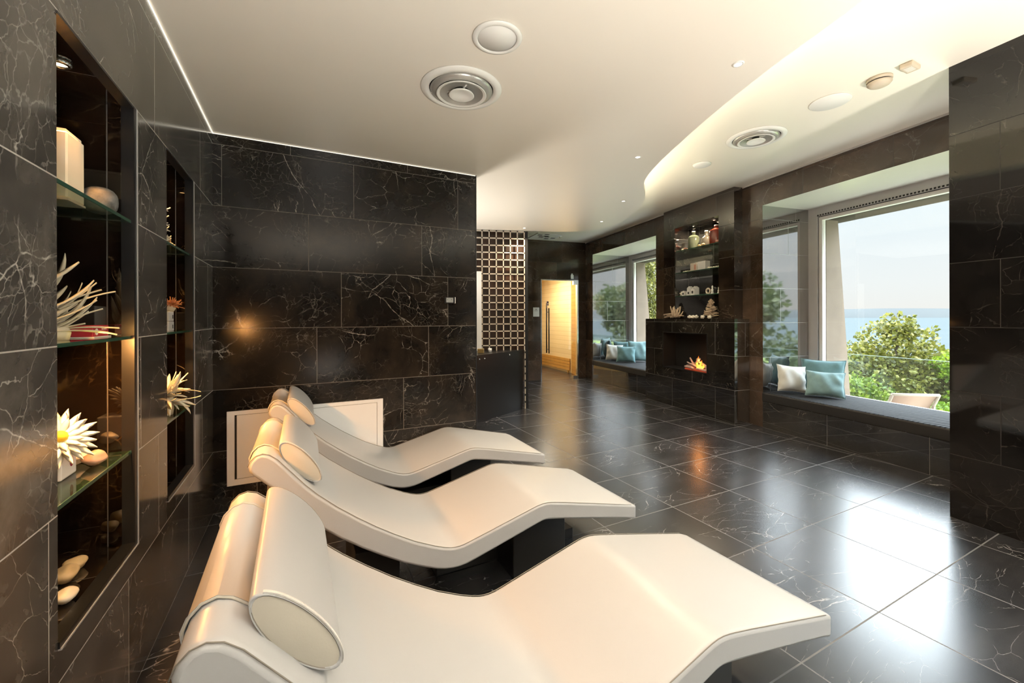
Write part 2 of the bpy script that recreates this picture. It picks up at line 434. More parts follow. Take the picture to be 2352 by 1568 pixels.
# ceiling: high level, low level with curved edge
low_edge = [(0.19, 5.742), (0.53, 5.80), (0.827, 5.808), (0.955, 5.769), (1.18, 5.65), (1.316, 5.47), (1.385, 5.22), (1.408, 4.95), (1.408, 4.757), (1.395, 4.5),
            (1.365, 4.25), (1.30, 4.04), (1.224, 3.84), (1.175, 3.66), (1.153, 3.48), (1.148, 3.194), (1.165, 2.853), (1.196, 2.441), (1.25, 2.03), (1.305, 1.753), (1.356, 1.5), (1.43, .9), (1.5, 0), (1.5, -1.5)]
def catmull(p, n=5):
    out = []
    for i in range(len(p)-1):
        a, b_, c, d = [Vector((*p[max(0, min(len(p)-1, k))], 0)) for k in (i-1, i, i+1, i+2)]
        for j in range(n):
            t = j/n
            q = .5*((2*b_)+(c-a)*t+(2*a-5*b_+4*c-d)*t*t+(3*b_-a-3*c+d)*t**3)
            out.append((q.x, q.y))
    out.append(p[-1]); return out
edge = catmull(low_edge)
mb = MB()
hi = [RF.w(-.3, -6.4, ZH), RF.w(-.3, .3, ZH), Vector((-2.0, 5.2, ZH)), Vector((-2.0, 9.0, ZH)), FF.w(-.4, .12, ZH), FF.w(1.5, .12, ZH), WF.w(4.25, 7.9, ZH), WF.w(4.25, -5.0, ZH)]
mb.face(hi, None, 1)
lowpoly = [Vector((x, y, ZL)) for x, y in edge] + [RF.w(3.4, -6.4, ZL), RF.w(0, -6.4, ZL), RF.w(0, 0, ZL), Vector((-2.0, 5.4, ZL))]
mb.face(lowpoly, None, 0)
def inward(i, d):
    a, c = Vector((*edge[max(0, i-1)], 0)), Vector((*edge[min(len(edge)-1, i+1)], 0)); t = (c-a).normalized()
    return Vector((edge[i][0]+t.y*d, edge[i][1]-t.x*d, 0))
LIP = .055  # lip and trough are shaped to hide the added cove strips
for i in range(len(edge)-1):
    a, c = Vector((*edge[i], 0)), Vector((*edge[i+1], 0)); a1, c1 = inward(i, .02), inward(i+1, .02); a2, c2 = inward(i, .13), inward(i+1, .13)
    up = lambda p, z: Vector((p.x, p.y, z))
    mb.face([up(a, ZL), up(c, ZL), up(c, ZL+LIP), up(a, ZL+LIP)], None, 1, True)
    mb.face([up(a, ZL+LIP), up(c, ZL+LIP), up(c1, ZL+LIP), up(a1, ZL+LIP)], None, 1)
    mb.face([up(a1, ZL+LIP), up(c1, ZL+LIP), up(c1, ZL+.01), up(a1, ZL+.01)], None, 1, True)
    mb.face([up(a1, ZL+.01), up(c1, ZL+.01), up(c2, ZL+.01), up(a2, ZL+.01)], None, 1)
    mb.face([up(a2, ZL+.01), up(c2, ZL+.01), up(c2, ZH), up(a2, ZH)], None, 1, True)
struct(mb.build('ceiling', [M['ceil_lo'], M['ceil_hi']], merge=True), 'cream satin ceiling stepping up along a wavy edge')

# left wall with the two niches
NZ0, NZ1, ND = .495, 1.99, .27
niches = [(-1.905, -1.40), (-1.015, -.55)]
mb = MB()
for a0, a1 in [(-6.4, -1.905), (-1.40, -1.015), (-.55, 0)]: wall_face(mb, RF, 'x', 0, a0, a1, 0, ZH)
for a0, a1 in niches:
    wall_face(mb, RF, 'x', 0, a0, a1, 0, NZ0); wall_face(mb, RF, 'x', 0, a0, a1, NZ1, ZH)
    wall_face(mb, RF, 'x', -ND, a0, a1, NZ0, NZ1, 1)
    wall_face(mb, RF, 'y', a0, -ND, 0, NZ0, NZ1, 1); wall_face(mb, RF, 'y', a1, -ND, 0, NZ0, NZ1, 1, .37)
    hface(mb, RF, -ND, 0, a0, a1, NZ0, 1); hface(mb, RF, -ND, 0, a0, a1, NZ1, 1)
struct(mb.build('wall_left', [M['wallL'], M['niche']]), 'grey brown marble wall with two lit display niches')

# back wall (free end on the right)
mb = MB(); mb.box(0, 1.828, 0, .14, 0, ZH, lambda q: RF.w(*q))
struct(mb.build('wall_back', M['wall']), 'dark marble tiled wall behind the loungers')
# thin metal edge strip at the free end of the back wall
mb = MB(); mb.box(1.826, 1.834, -.004, .144, 0, ZL, lambda q: RF.w(*q)); struct(mb.build('trim_1', M['blackmetal']))

# black frames of the niches
for k, (a0, a1) in enumerate(niches):
    mb = MB(); w = .014
    T = lambda q: RF.w(*q)
    mb.box(-.03, .004, a1-w, a1+.012, NZ0-.012, NZ1+.004, T); mb.box(-.03, .004, a0-.002, a1, NZ0-.012, NZ0+.004, T)
    mb.box(-.03, .003, a0-.002, a1, NZ1-.002, NZ1+.006, T)
    struct(mb.build('trim_%d' % (k+2), M['blackmetal']), 'black metal edging of wall niche')
    mb = MB(); mb.box(-.002, .006, a1+.012, a1+.019, NZ0-.012, NZ1+.004, T)
    mb.box(-.002, .006, a0, a1+.019, NZ0-.017, NZ0-.012, T)
    struct(mb.build('trim_%d' % (k+4), M['alu']), 'bright metal line beside niche edging')

# window wall
WO, W1O, GD2, GD1 = 4.188, 4.12, 4.90, 4.97
W2 = (1.75, 3.68); W1 = (5.53, 7.578); W3 = (-2.6, .55)
WZ0, WZ1 = .33, 2.55
mb = MB()
def recess(mb, off, gd, t0, t1, lintel=True):
    wall_face(mb, WF, 'x', off, t0, t1, WZ1, ZH)
    wall_face(mb, WF, 'x', off+.004, t0, t1, 0, WZ0)
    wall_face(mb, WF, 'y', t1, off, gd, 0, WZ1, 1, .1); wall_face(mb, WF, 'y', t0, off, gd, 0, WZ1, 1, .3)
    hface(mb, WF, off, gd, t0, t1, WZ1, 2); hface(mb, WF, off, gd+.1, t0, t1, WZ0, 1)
    wall_face(mb, WF, 'x', gd+.1, t0, t1, -.4, WZ0, 3); wall_face(mb, WF, 'x', gd+.1, t0, t1, WZ1, ZH+.3, 3)
recess(mb, WO, GD2, *W2); recess(mb, W1O, GD1, *W1); recess(mb, WO, GD2, *W3)
for a0, a1, off in [(3.68, 4.0, WO), (5.2, 5.53, W1O), (7.578, 8.1, W1O), (.5, 1.8, WO), (-5, -2.6, WO)]:
    wall_face(mb, WF, 'x', off, a0, a1, 0, ZH)
# outer skin of the facade
for a0, a1 in [(-5, -2.6), (.55, 1.75), (3.68, 5.53), (7.578, 9.5)]: wall_face(mb, WF, 'x', 5.0, a0, a1, -.4, ZH+.3, 3)
struct(mb.build('wall_right', [M['wall2'], M['jamb'], M['soffit'], M['stone']]), 'brown marble window wall with deep recesses')
# pillar in front of the window wall
mb = MB(); mb.box(3.427, WO+.02, .62, 1.667, 0, ZH, lambda q: WF.w(*q))
struct(mb.build('wall_pillar', M['pillar']), 'black marble pillar at the right edge')
# metal trim line between window wall and ceiling
mb = MB()
for t0, t1, o in [(1.66, 3.95, WO), (5.27, 7.9, W1O)]: mb.box(o-.012, o-.001, t0, t1, ZH-.016, ZH-.001, lambda q: WF.w(*q))
struct(mb.build('trim_6', M['alu']), 'thin metal line under ceiling')
# far wall with the sauna doorway
DX0, DX1, DZ = .321, 1.183, 2.05
mb = MB()
wall_face(mb, FF, 'y', 0, -.6, DX0, 0, ZH); wall_face(mb, FF, 'y', 0, DX1, 1.5, 0, ZH); wall_face(mb, FF, 'y', 0, DX0, DX1, DZ, ZH)
for x in (DX0, DX1): wall_face(mb, FF, 'x', x, 0, .1, 0, DZ)
hface(mb, FF, DX0, DX1, 0, .1, DZ)
struct(mb.build('wall_far', M['wall2']), 'brown marble wall around the sauna door')
# wall behind the lattice and the rest of the shell out of view
mb = MB()
for a, c in [(Vector((-2.0, 5.2, 0)), Vector((-2.0, 9.0, 0))), (Vector((-2.0, 9.0, 0)), FF.w(-.6, 0)), (RF.w(0, .14), Vector((-2.0, 5.2, 0)))]:
    l = (c-a).length
    mb.face([a, c, c+Vector((0, 0, ZH)), a+Vector((0, 0, ZH))], [(0, 0), (l, 0), (l, ZH), (0, ZH)])
struct(mb.build('wall_side', M['wall2']), 'brown marble wall behind the lattice')
mb = MB(); a, c = RF.w(-.3, -6.4), WF.w(4.25, -5.0); l = (c-a).length
mb.face([a, c, c+Vector((0, 0, ZH)), a+Vector((0, 0, ZH))], [(0, 0), (l, 0), (l, ZH), (0, ZH)])
struct(mb.build('wall_rear', M['wall']), 'dark marble wall behind the viewer')

# windows: frames and panes
def window(name, gd, t0, t1, label):
    r = struct(empty(name, WF.w(gd, (t0+t1)/2, WZ0), WF.ang), label)
    hw = (t1-t0)/2; h = WZ1-WZ0
    def fr(nm, bars, mat):
        mb = MB()
        for b in bars: mb.box(*b)
        return mb.build(nm, mat, r)
    f = .105
    fr('outer_frame', [(0, .06, -hw, -hw+f, 0, h), (0, .06, hw-f, hw, 0, h), (0, .06, -hw+f, hw-f, h-f, h), (0, .06, -hw+f, hw-f, 0, .03)], M['alu'])
    g = f+.045
    fr('sash_frame', [(.02, .075, -hw+f+.008, -hw+g, .03, h-f-.008), (.02, .075, hw-g, hw-f-.008, .03, h-f-.008), (.02, .075, -hw+g, hw-g, h-g, h-f-.008), (.02, .075, -hw+g, hw-g, .03, .06)], M['alu_light'])
    fr('gasket', [(.03, .07, -hw+f-.002, -hw+f+.010, .03, h-f), (.03, .07, hw-f-.010, hw-f+.002, .03, h-f), (.03, .07, -hw+f, hw-f, h-f-.010, h-f+.002)], M['blackmetal'])
    mb = MB(); n = int((t1-t0)/.03)
    for i in range(n):
        y = -hw+f+.02+i*.03
        if y < hw-f-.02: mb.box(-.004, 0, y, y+.016, h-f+.004, h-f+.02)
    mb.build('vent_slots', M['hole'], r)
    mb = MB(); mb.box(.045, .049, -hw+g-.01, hw-g+.01, .05, h-g+.01); mb.build('pane', M['glass'], r)
    return r
window('window_1', GD1, *W1, 'far window with pale frame beside the fireplace')
window('window_2', GD2, *W2, 'large window with pale frame overlooking the sea')
window('window_3', GD2, *W3, 'window behind the viewer')

# sloping stone fins and eave outside
def fin(name, gd, t, label):
    mb = MB(); x0 = gd+.1
    a = [(x0, .0), (x0+.19, 0), (x0+.46, 0)]
    pr = [(gd+.1, 2.75), (gd+.26, 2.75), (gd+.56, -.4), (gd+.1, -.4)]
    y0, y1 = t-.14, t+.16
    for y in (y0, y1): mb.face([WF.w(p[0], y, p[1]) for p in pr])
    for i in range(4):
        p, q = pr[i], pr[(i+1) % 4]
        mb.face([WF.w(p[0], y0, p[1]), WF.w(q[0], y0, q[1]), WF.w(q[0], y1, q[1]), WF.w(p[0], y1, p[1])])
    return tag(mb.build(name, M['stone'], merge=True), label, 'wall fin')
fin('stone_fin', GD2, W2[1], 'sloping tan rendered fin outside the large sea window')
fin('stone_fin', GD1, W1[1], 'sloping tan rendered fin outside the far window beside fireplace')
mb = MB(); mb.box(5.0, 5.34, -5, 9.5, 2.41, 2.95, lambda q: WF.w(*q)); tag(mb.build('roof_eave', M['eave']), 'brown eave running above the windows outside', 'eave')

# ------------------------------------------------------------------ benches in the recesses
def bench(off, gd, t0, t1, label):
    r = thing('window_bench', label, 'bench', WF.w(off, (t0+t1)/2, 0), WF.ang)
    L = t1-t0-.012; D = gd-off-.01
    mb = MB(); mb.box(-.012, .0, -L/2, L/2, 0, .30); mb.build('plinth_front', M['fire'], r)
    # ribbed mat with a rounded front edge
    mb = MB(); nx, ny = 10, 60
    prof = [(-.02, .305)] + [(-.02+.022*(1-math.cos(a)), .383+.022*math.sin(a)) for a in (0, .4, .8, 1.2, PI/2)] + [(D*.5, .406), (D-.02, .404), (D, .396), (D, .333)]
    vs = []; fs = []; uv = []
    for j in range(ny+1):
        y = -L/2+L*j/ny
        for (x, z) in prof: vs.append((x, y, z)); uv.append((x, y))
    k = len(prof)
    for j in range(ny):
        for i in range(k-1): fs.append((j*k+i, j*k+i+1, (j+1)*k+i+1, (j+1)*k+i))
    fs.append(tuple(range(k))[::-1]); fs.append(tuple(ny*k+i for i in range(k)))
    mb.mesh(vs, fs, True, 0, uv)
    for q_ in range(ny):
        for i in range(3): mb.mi[q_*(k-1)+i] = 1
    mb.build('seat_mat', [M['mat'], M['matfront']], r)
    return r
bench(WO, GD2, *W2, 'dark window bench with ribbed charcoal mat below the large sea window')
bench(W1O, GD1, 5.60, W1[1], 'dark window bench with ribbed mat beside the fireplace, below far window')

def cushion(name, label, w, h, loc, wd, lean, mat, seed, roll=0):
    """puffed square cushion with pinched corners; wd = plan direction of its width"""
    rnd = random.Random(seed); n = 22; vs = []; fs = []; T = .075
    ph = [rnd.uniform(0, 6.3) for _ in range(6)]
    for side in (1, -1):
        for j in range(n+1):
            for i in range(n+1):
                a, b_ = i/n*2-1, j/n*2-1
                e = (1-abs(a)**2.6)*(1-abs(b_)**2.6)
                pin = 1-.10*(1-a*a)*abs(b_)**2*1.0
                pin2 = 1-.10*(1-b_*b_)*abs(a)**2
                x = a*w/2*pin2; z = b_*h/2*pin
                t = T*max(e, 0)**.55
                wr = .006*math.sin(7*a+ph[0]+3*b_)*e+.007*math.sin(11*b_*a+ph[1]+4*a)*abs(a)+.005*math.sin(9*b_+ph[2]-5*a)*(1-e)
                vs.append(Vector((x, side*(t+wr*(1 if t > .004 else 0)), z)))
    k = n+1; off = k*k
    for s in (0, 1):
        for j in range(n):
            for i in range(n):
                q = (s*off+j*k+i, s*off+j*k+i+1, s*off+(j+1)*k+i+1, s*off+(j+1)*k+i)
                fs.append(q if s else q[::-1])
    d = Vector((wd[0], wd[1], 0)).normalized()
    dw = WF.w(d.x, d.y)-WF.w(0, 0)
    rz = math.atan2(dw.y, dw.x)
    mb = MB(); mb.mesh(vs, fs, True)
    o = mb.build(name, mat, merge=True)
    o.rotation_mode = 'XYZ'
    R = Matrix.Rotation(rz, 4, 'Z') @ Matrix.Rotation(-lean, 4, 'X') @ Matrix.Rotation(roll, 4, 'Y')
    o.rotation_euler = R.to_euler()
    zz = min((R @ v).z for v in vs)
    p = WF.w(loc[0], loc[1]); o.location = (p.x, p.y, .412-zz)
    # piping cord round the edge
    bm = bmesh.new(); pts = []
    for i in range(40):
        s_, t_ = divmod(i, 10); u = t_/10*2-1
        a, b_ = [(u, -1), (1, u), (-u, 1), (-1, -u)][s_]
        pin = 1-.10*(1-a*a)*abs(b_)**2; pin2 = 1-.10*(1-b_*b_)*abs(a)**2
        pts.append((a*w/2*pin2, 0, b_*h/2*pin))
    tube(bm, pts+[pts[0]], .0035, 6); shape_obj('piping', bm, mat, o, True)
    return tag(o, label, 'cushion', 'window seat cushions')
cushion('cushion', 'teal velvet cushion standing rearmost on the bench below the sea window', .42, .38, (4.735, 3.40), (.42, -.9), .20, M['teal'], 1)
cushion('cushion', 'silver white cushion leaning beside teal ones below the sea window', .31, .30, (4.40, 3.50), (.93, -.36), .24, M['pale'], 2, .10)
cushion('cushion', 'lying low teal cushion in front of the others below the sea window', .345, .28, (4.525, 3.22), (.62, -.79), .38, M['teal2'], 3, .03)
cushion('cushion', 'teal cushion at the back corner of the far bench beside the jamb', .40, .38, (4.62, 7.30), (.50, -.86), .18, M['teal'], 4)
cushion('cushion', 'tall teal cushion nearest the glass on the far bench', .38, .40, (4.76, 6.95), (.85, -.5), .14, M['teal2'], 5)
cushion('cushion', 'silver white cushion on the far bench near its jamb', .32, .31, (4.40, 7.22), (.85, -.5), .2, M['pale'], 6, .06)
cushion('cushion', 'teal cushion standing in front on the far bench, covering the others', .36, .31, (4.46, 6.90), (.72, -.69), .24, M['teal'], 7)

# ------------------------------------------------------------------ loungers
top = [(0, .25), (-.03, .2575), (-.15, .2855), (-.30, .3208), (-.44, .3535), (-.50, .3665), (-.535, .3735), (-.560, .3768), (-.585, .3768), (-.610, .3735), (-.64, .3665), (-.70, .3515), (-.80, .3265), (-.90, .3015), (-.955, .2880), (-.985, .2815), (-1.005, .2795), (-1.025, .2798), (-1.045, .2830), (-1.075, .2920), (-1.115, .3080), (-1.197, .347), (-1.276, .394),
       (-1.351, .443), (-1.424, .496), (-1.493, .550), (-1.56, .610), (-1.60, .652), (-1.645, .706), (-1.69, .760), (-1.715, .781), (-1.737, .788)]
def offset(poly, d):
    out = []
    n = len(poly)
    for i, p in enumerate(poly):
        a = Vector((*poly[max(0, i-1)], 0)); c = Vector((*poly[min(n-1, i+1)], 0))
        t = (c-a).normalized(); nn = Vector((-t.y, t.x, 0))   # left of travel (travel is -x): downwards
        out.append((p[0]+nn.x*d, p[1]+nn.y*d))
    return out
thick = .076
bot = [offset(top, t_)[k] for k, t_ in enumerate([.076+.018*min(1, max(0, (-p[0]-.1)/.9))-.02*max(0, (-p[0]-1.45)/.3) for p in top])]
head = [(-1.757, .783), (-1.773, .767), (-1.781, .748), (-1.778, .728), (-1.766, .712)]
bot = [p for p in bot if p[0] > -1.725]
bot[0] = (-.012, .172)
loop = [(.004, .243)] + top[1:] + head + bot[::-1] + [(.004, .182)]
loop_c = loop
def inset_loop(lp, d):
    n = len(lp); out = []
    for i in range(n):
        a = Vector((*lp[i-1], 0)); c = Vector((*lp[(i+1) % n], 0)); t = (c-a).normalized()
        nn = Vector((-t.y, t.x, 0)); out.append((lp[i][0]+nn.x*d, lp[i][1]+nn.y*d))
    return out
LW = .612
def lounger_body(root):
    mb = MB(); n = len(loop)
    rings = [(-.0, .013), (.003, .006), (.010, .0015), (.018, 0), (LW-.018, 0), (LW-.010, .0015), (LW-.003, .006), (LW, .013)]
    # sides bulge a little outwards between the seams
    vs = []
    for y, d in rings:
        lp = inset_loop(loop, d) if d else loop
        vs += [(p[0], y, p[1]) for p in lp]
    fs = []
    for r in range(len(rings)-1):
        for i in range(n):
            j = (i+1) % n; fs.append((r*n+i, r*n+j, (r+1)*n+j, (r+1)*n+i))
    mb.mesh(vs, fs, True)
    o = mb.build('cushion_body', M['leather'], root)
    me = o.data; bm = bmesh.new(); bm.from_mesh(me)
    bm.verts.ensure_lookup_table()
    # side panels: domed slightly by an inner loop
    k = len(rings)-1
    for base, y, sg in ((0, 0, -1), (k*n, LW, 1)):
        ring = [bm.verts[base+i] for i in range(n)]
        half = n//2
        try:
            f = bm.faces.new(ring if sg > 0 else ring[::-1])
        except ValueError: pass
    bmesh.ops.recalc_face_normals(bm, faces=bm.faces)
    bm.to_mesh(me); bm.free()
    return o
def lounger(label, y_near):
    root = thing('lounge_chair', label, 'lounger', RF.w(2.128, y_near, 0), RF.ang, 'white leather heated loungers')
    body = lounger_body(root)
    # seam piping along both upper edges and round the head end
    tops = top[1:]+head[:3]
    for y in (.004, LW-.004):
        bm = bmesh.new(); tube(bm, [(p[0], y, p[1]-.0012) for p in tops], .0014, 6); shape_obj('seam_piping', bm, M['piping'], body, True)
    # bolster: lens shaped roll lying on the backrest
    cx, cz, A, B_ = -1.617, .7205, .106, .0345
    dx, dz = .134/.211, -.163/.211
    nxx, nzz = -dz, dx
    n = 36; vs = []; fs = []; y0, y1 = .058, .562
    def el(k, s=1.0, off=0):
        a = 2*PI*k/n
        u = A*s*math.cos(a); v = B_*s*math.sin(a)
        return (cx+dx*u+nxx*v, cz+dz*u+nzz*v)
    ys = [(y0+.004, .93), (y0, .985), (y0+.008, 1), (y1-.008, 1), (y1, .985), (y1-.004, .93)]
    for y, s in ys:
        for k in range(n): p = el(k, s); vs.append((p[0], y, p[1]))
    for r in range(len(ys)-1):
        for k in range(n):
            j = (k+1) % n; fs.append((r*n+k, r*n+j, (r+1)*n+j, (r+1)*n+k))
    mb = MB(); mb.mesh(vs, fs, True); bol = mb.build('bolster', M['leather'], root, merge=True)
    for y, nm in ((y0+.0035, 0), (y1-.0035, 1)):
        mb = MB(); cvs = [(cx, y, cz)]; cfs = []
        for s in (.5, .93):
            for k in range(n): p = el(k, s); cvs.append((p[0], y + (0 if s > .9 else (-.006 if nm == 0 else .006)), p[1]))
        cvs[0] = (cx, y+(-.008 if nm == 0 else .008), cz)
        for k in range(n):
            j = (k+1) % n; cfs.append((0, 1+k, 1+j)); cfs.append((1+k, 1+n+k, 1+n+j, 1+j))
        mb.mesh(cvs, cfs, True); e = mb.build('end_panel', M['leather_end'], bol, merge=True); e['label'] = 'cream oval end panel'
        bm = bmesh.new(); tube(bm, [(el(k % n, .965)[0], y, el(k % n, .965)[1]) for k in range(n+1)], .0016, 6); shape_obj('end_piping', bm, M['piping'], bol, True)
    # zip tape with teeth along the near end of the bolster
    mb = MB()
    for k in range(90):
        a = math.radians(8+k*150/90); u, v = A*math.cos(a), B_*math.sin(a)
        px, pz = cx+dx*u+nxx*(v+.001), cz+dz*u+nzz*(v+.001)
        mb.box(px-.0012, px+.0012, y0+.004, y0+.011, pz-.003, pz+.0012)
    mb.build('zip', M['stitch'], bol)
    # strap from the bolster over the head end and down the back
    outer = [(-1.655, .725), (-1.69, .7635), (-1.716, .7845), (-1.738, .7925), (-1.760, .7865), (-1.7775, .769), (-1.786, .748), (-1.783, .726), (-1.770, .706), (-1.745, .675), (-1.70, .625)]
    ysx = [(.108, -.0035), (.110, 0), (.51, 0), (.512, -.0035)]
    vs = []; fs = []; k = len(outer)
    for y, d in ysx:
        lp = offset(outer, -d*-1) if d else outer
        vs += [(p[0], y, p[1]) for p in lp]
    for r in range(len(ysx)-1):
        for i in range(k-1): fs.append((r*k+i, r*k+i+1, (r+1)*k+i+1, (r+1)*k+i))
    mb = MB(); mb.mesh(vs, fs, True); st = mb.build('strap', M['leather'], root)
    for y in (.109, .511):
        bm = bmesh.new(); tube(bm, [(p[0], y, p[1]) for p in outer], .0028, 6); shape_obj('strap_edge', bm, M['leather_end'], st, True)
    # supports
    def blk(nm, mat, *b):
        return shape_obj(nm, bbox(*b, bev=.003, seg=1), mat, root)
    blk('knee_support', M['black'], -.70, -.40, .09, .52, 0, .262)
    blk('back_support', M['black'], -1.42, -1.24, .10, .51, 0, .30)
    bm = bmesh.new()
    pts = [(-1.735, 0), (-1.66, 0), (-1.655, .585), (-1.73, .665)]
    vv = [[bm.verts.new((x, y, z)) for x, z in pts] for y in (.12, .49)]
    bm.faces.new(vv[0]); bm.faces.new(vv[1][::-1])
    for i in range(4):
        j = (i+1) % 4; bm.faces.new((vv[0][i], vv[0][j], vv[1][j], vv[1][i]))
    shape_obj('head_leg', bm, M['greyleg'], root)
    blk('floor_rail', M['black'], -1.03, -.22, .275, .46, 0, .055)
    return root
near_lounger = lounger('nearest white leather lounger, closest to the near wall niche', -2.497); near_lounger.rotation_euler.z += math.radians(.8)
lounger('middle white leather lounger of the three in the row', -1.567)
lounger('farthest white leather lounger standing against the dark back wall', -.622)

# white wall panel (heater cover) on the back wall
r = thing('wall_panel', 'white enamel access panel on back wall behind farthest lounger', 'wall panel', RF.w(.075, 0, .167), RF.ang)
W_, H_ = .988, .487
mb = MB()
f = .042
for b in [(0, f, -.012, 0, 0, H_), (W_-f, W_, -.012, 0, 0, H_), (f, W_-f, -.012, 0, 0, f*.9), (f, W_-f, -.012, 0, H_-f*.6, H_)]: mb.box(*b)
mb.build('frame', M['panelwhite'], r)
shape_obj('door', bbox(f+.012, W_-f-.002, -.010, -.001, f*.9+.003, H_-f*.6-.003, bev=.002, seg=1), M['panelwhite'], r)
shape_obj('slot', bbox(f+.001, f+.011, -.009, -.0005, f*.9+.006, H_-f*.6-.012), M['hole'], r)
# thermostat
r = thing('thermostat', 'small grey thermostat on the dark back wall', 'thermostat', RF.w(1.546, 0, 1.385), RF.ang)
shape_obj('housing', bbox(0, .088, -.028, 0, 0, .05, bev=.004), M['blackmetal'], r)
f_ = shape_obj('display', bbox(.012, .072, -.031, -.027, .006, .045, bev=.004), M['screen'], r)
for x, z in ((.024, .028), (.057, .029)):
    mb = MB(); mb.box(x-.003, x+.003, -.0318, -.0308, z-.002, z+.002); mb.build('button', M['hole'], r)
shape_obj('edge_light', bbox(.0885, .0945, -.024, 0, .0, .05, bev=.001, seg=1), M['ceramic'], r)

# ------------------------------------------------------------------ niche contents
def shelf(F, x0, x1, y0, y1, z, label, axis):
    """glass shelf with green polished front edge"""
    o = F.w((x0+x1)/2, (y0+y1)/2, z)
    r = thing('glass_shelf', label, 'shelf', o, F.ang, 'green glass display shelves')
    hx, hy = (x1-x0)/2, (y1-y0)/2
    mb = MB(); mb.box(-hx+.003, hx-.003, -hy, hy, 0, .010); mb.build('glass', M['shelf'], r)
    mb = MB()
    if axis == '+x': mb.box(hx-.003, hx, -hy, hy, 0, .010)
    else: mb.box(-hx, -hx+.003, -hy, hy, 0, .010)
    mb.build('front_edge', M['shelf_edge'], r)
    for sy in (-1, 1):
        mb = MB(); mb.box(-.012, .012, sy*(hy-.010)-.008, sy*(hy-.010)+.008, -.008, 0); mb.build('bracket', M['chrome'], r)
    return r
pos = ['upper', 'middle', 'lower']
for k, z in enumerate((1.592, 1.196, .806)):
    shelf(RF, -ND+.005, -.004, niches[0][0]+.004, niches[0][1]-.016, z, '%s glass shelf in the wall niche nearest the near lounger' % pos[k], '+x')
    shelf(RF, -ND+.005, -.004, niches[1][0]+.004, niches[1][1]-.016, z, '%s glass shelf in the niche next to the back wall' % pos[k], '+x')
S1, S2, S3 = 1.6025, 1.2065, .8165
E = math.e
# tall paper lantern
r = thing('paper_lantern', 'tall white paper lantern on top shelf of near niche', 'lantern', RF.w(-.13, -1.60, S1), RF.ang)
bm = bbox(-.055, .055, -.052, .052, .006, .195, bev=.004, seg=1); shape_obj('shade', bm, M['paper'], r)
shape_obj('cap', bbox(-.05, .05, -.047, .047, .195, .203), M['paper'], r); shape_obj('base', bbox(-.057, .057, -.054, .054, 0, .006), M['box_cream'], r)
# mottled stone ball
def blob(name, label, cat, loc, rad, mat, seed, amp=.1, sq=(1, 1, 1), sub=3, group=None, parent=None, freq=3.0, rz=0):
    bm = bmesh.new(); bmesh.ops.create_icosphere(bm, subdivisions=sub, radius=1); rr = random.Random(seed)
    o1, o2, o3 = [rr.uniform(0, 9) for _ in range(3)]
    for v in bm.verts:
        c = v.co.normalized()
        d = 1+amp*(math.sin(c.x*freq+o1)*math.sin(c.y*freq+o2)+.6*math.sin(c.z*freq*1.7+o3+c.x*2))
        v.co = Vector((c.x*d*rad*sq[0], c.y*d*rad*sq[1], c.z*d*rad*sq[2]))
    zmin = min(v.co.z for v in bm.verts)
    o = shape_obj(name, bm, mat, parent, True)
    o.location = (loc[0], loc[1], loc[2]-zmin); o.rotation_euler = (0, 0, rz)
    if label: tag(o, label, cat, group)
    return o
blob('stone_ball', 'round mottled stone ball beside the paper lantern', 'ornament', RF.w(-.065, -1.475, S1), .048, M['rock'], 3, .05, (1, 1, .95))
# curled leaf plant
def leaf_strip(mb, p0, d, L, w, up, curl, n=7, twist=0):
    """tapering curved leaf with a little thickness"""
    d = Vector(d).normalized(); side = d.cross(Vector(up)).normalized(); upv = side.cross(d)
    p = Vector(p0); st = L/n; rows = []
    for i in range(n+1):
        t = i/n; ww = w*(math.sin(PI*min(1, .12+t*.88))**.7)*(1-.15*t)+.0006
        sd = side*math.cos(twist*t)+upv*math.sin(twist*t)
        th = upv*.0012
        rows.append((p-sd*ww, p+th*2+upv*ww*.3*0, p+sd*ww, p-th*2))
        dd = (d*math.cos(curl*t)+upv*math.sin(curl*t)); p = p+dd*st
    vs = [q for r_ in rows for q in r_]; fs = []
    for i in range(n):
        for k in range(4):
            j = (k+1) % 4; fs.append((i*4+k, i*4+j, (i+1)*4+j, (i+1)*4+k))
    mb.mesh(vs, fs, True)
rr = random.Random(5)
r = thing('dried_plant', 'curled cream dried leaves spreading on middle shelf of near niche', 'dried plant', RF.w(-.10, -1.665, S2), RF.ang)
mb = MB(); vs0 = []
for i in range(26):
    a = rr.uniform(-.6, .9); el = rr.uniform(.0, 1.25)
    leaf_strip(mb, (rr.uniform(-.03, .02), rr.uniform(-.03, .02), .02+.10*rr.random()*el), (math.sin(a)*.5+.35, .75, el*.55), rr.uniform(.09, .16), .009, (0, 0, 1), rr.uniform(-.35, .9), 8, rr.uniform(-1.2, 1.2))
mb.build('leaves', M['dried'], r)
bm = lathe([(0, 0), (.032, 0), (.036, .02), (.03, .035), (0, .036)], 14); shape_obj('bulb', bm, M['dried'], r, True)
o = shape_obj('carton', bbox(-.035, .035, -.05, .05, 0, .105, bev=.003), M['ceramic']); place(o, RF.w(-.17, -1.55, S2), RF.ang); tag(o, 'white upright carton behind the curled dried leaves', 'box')
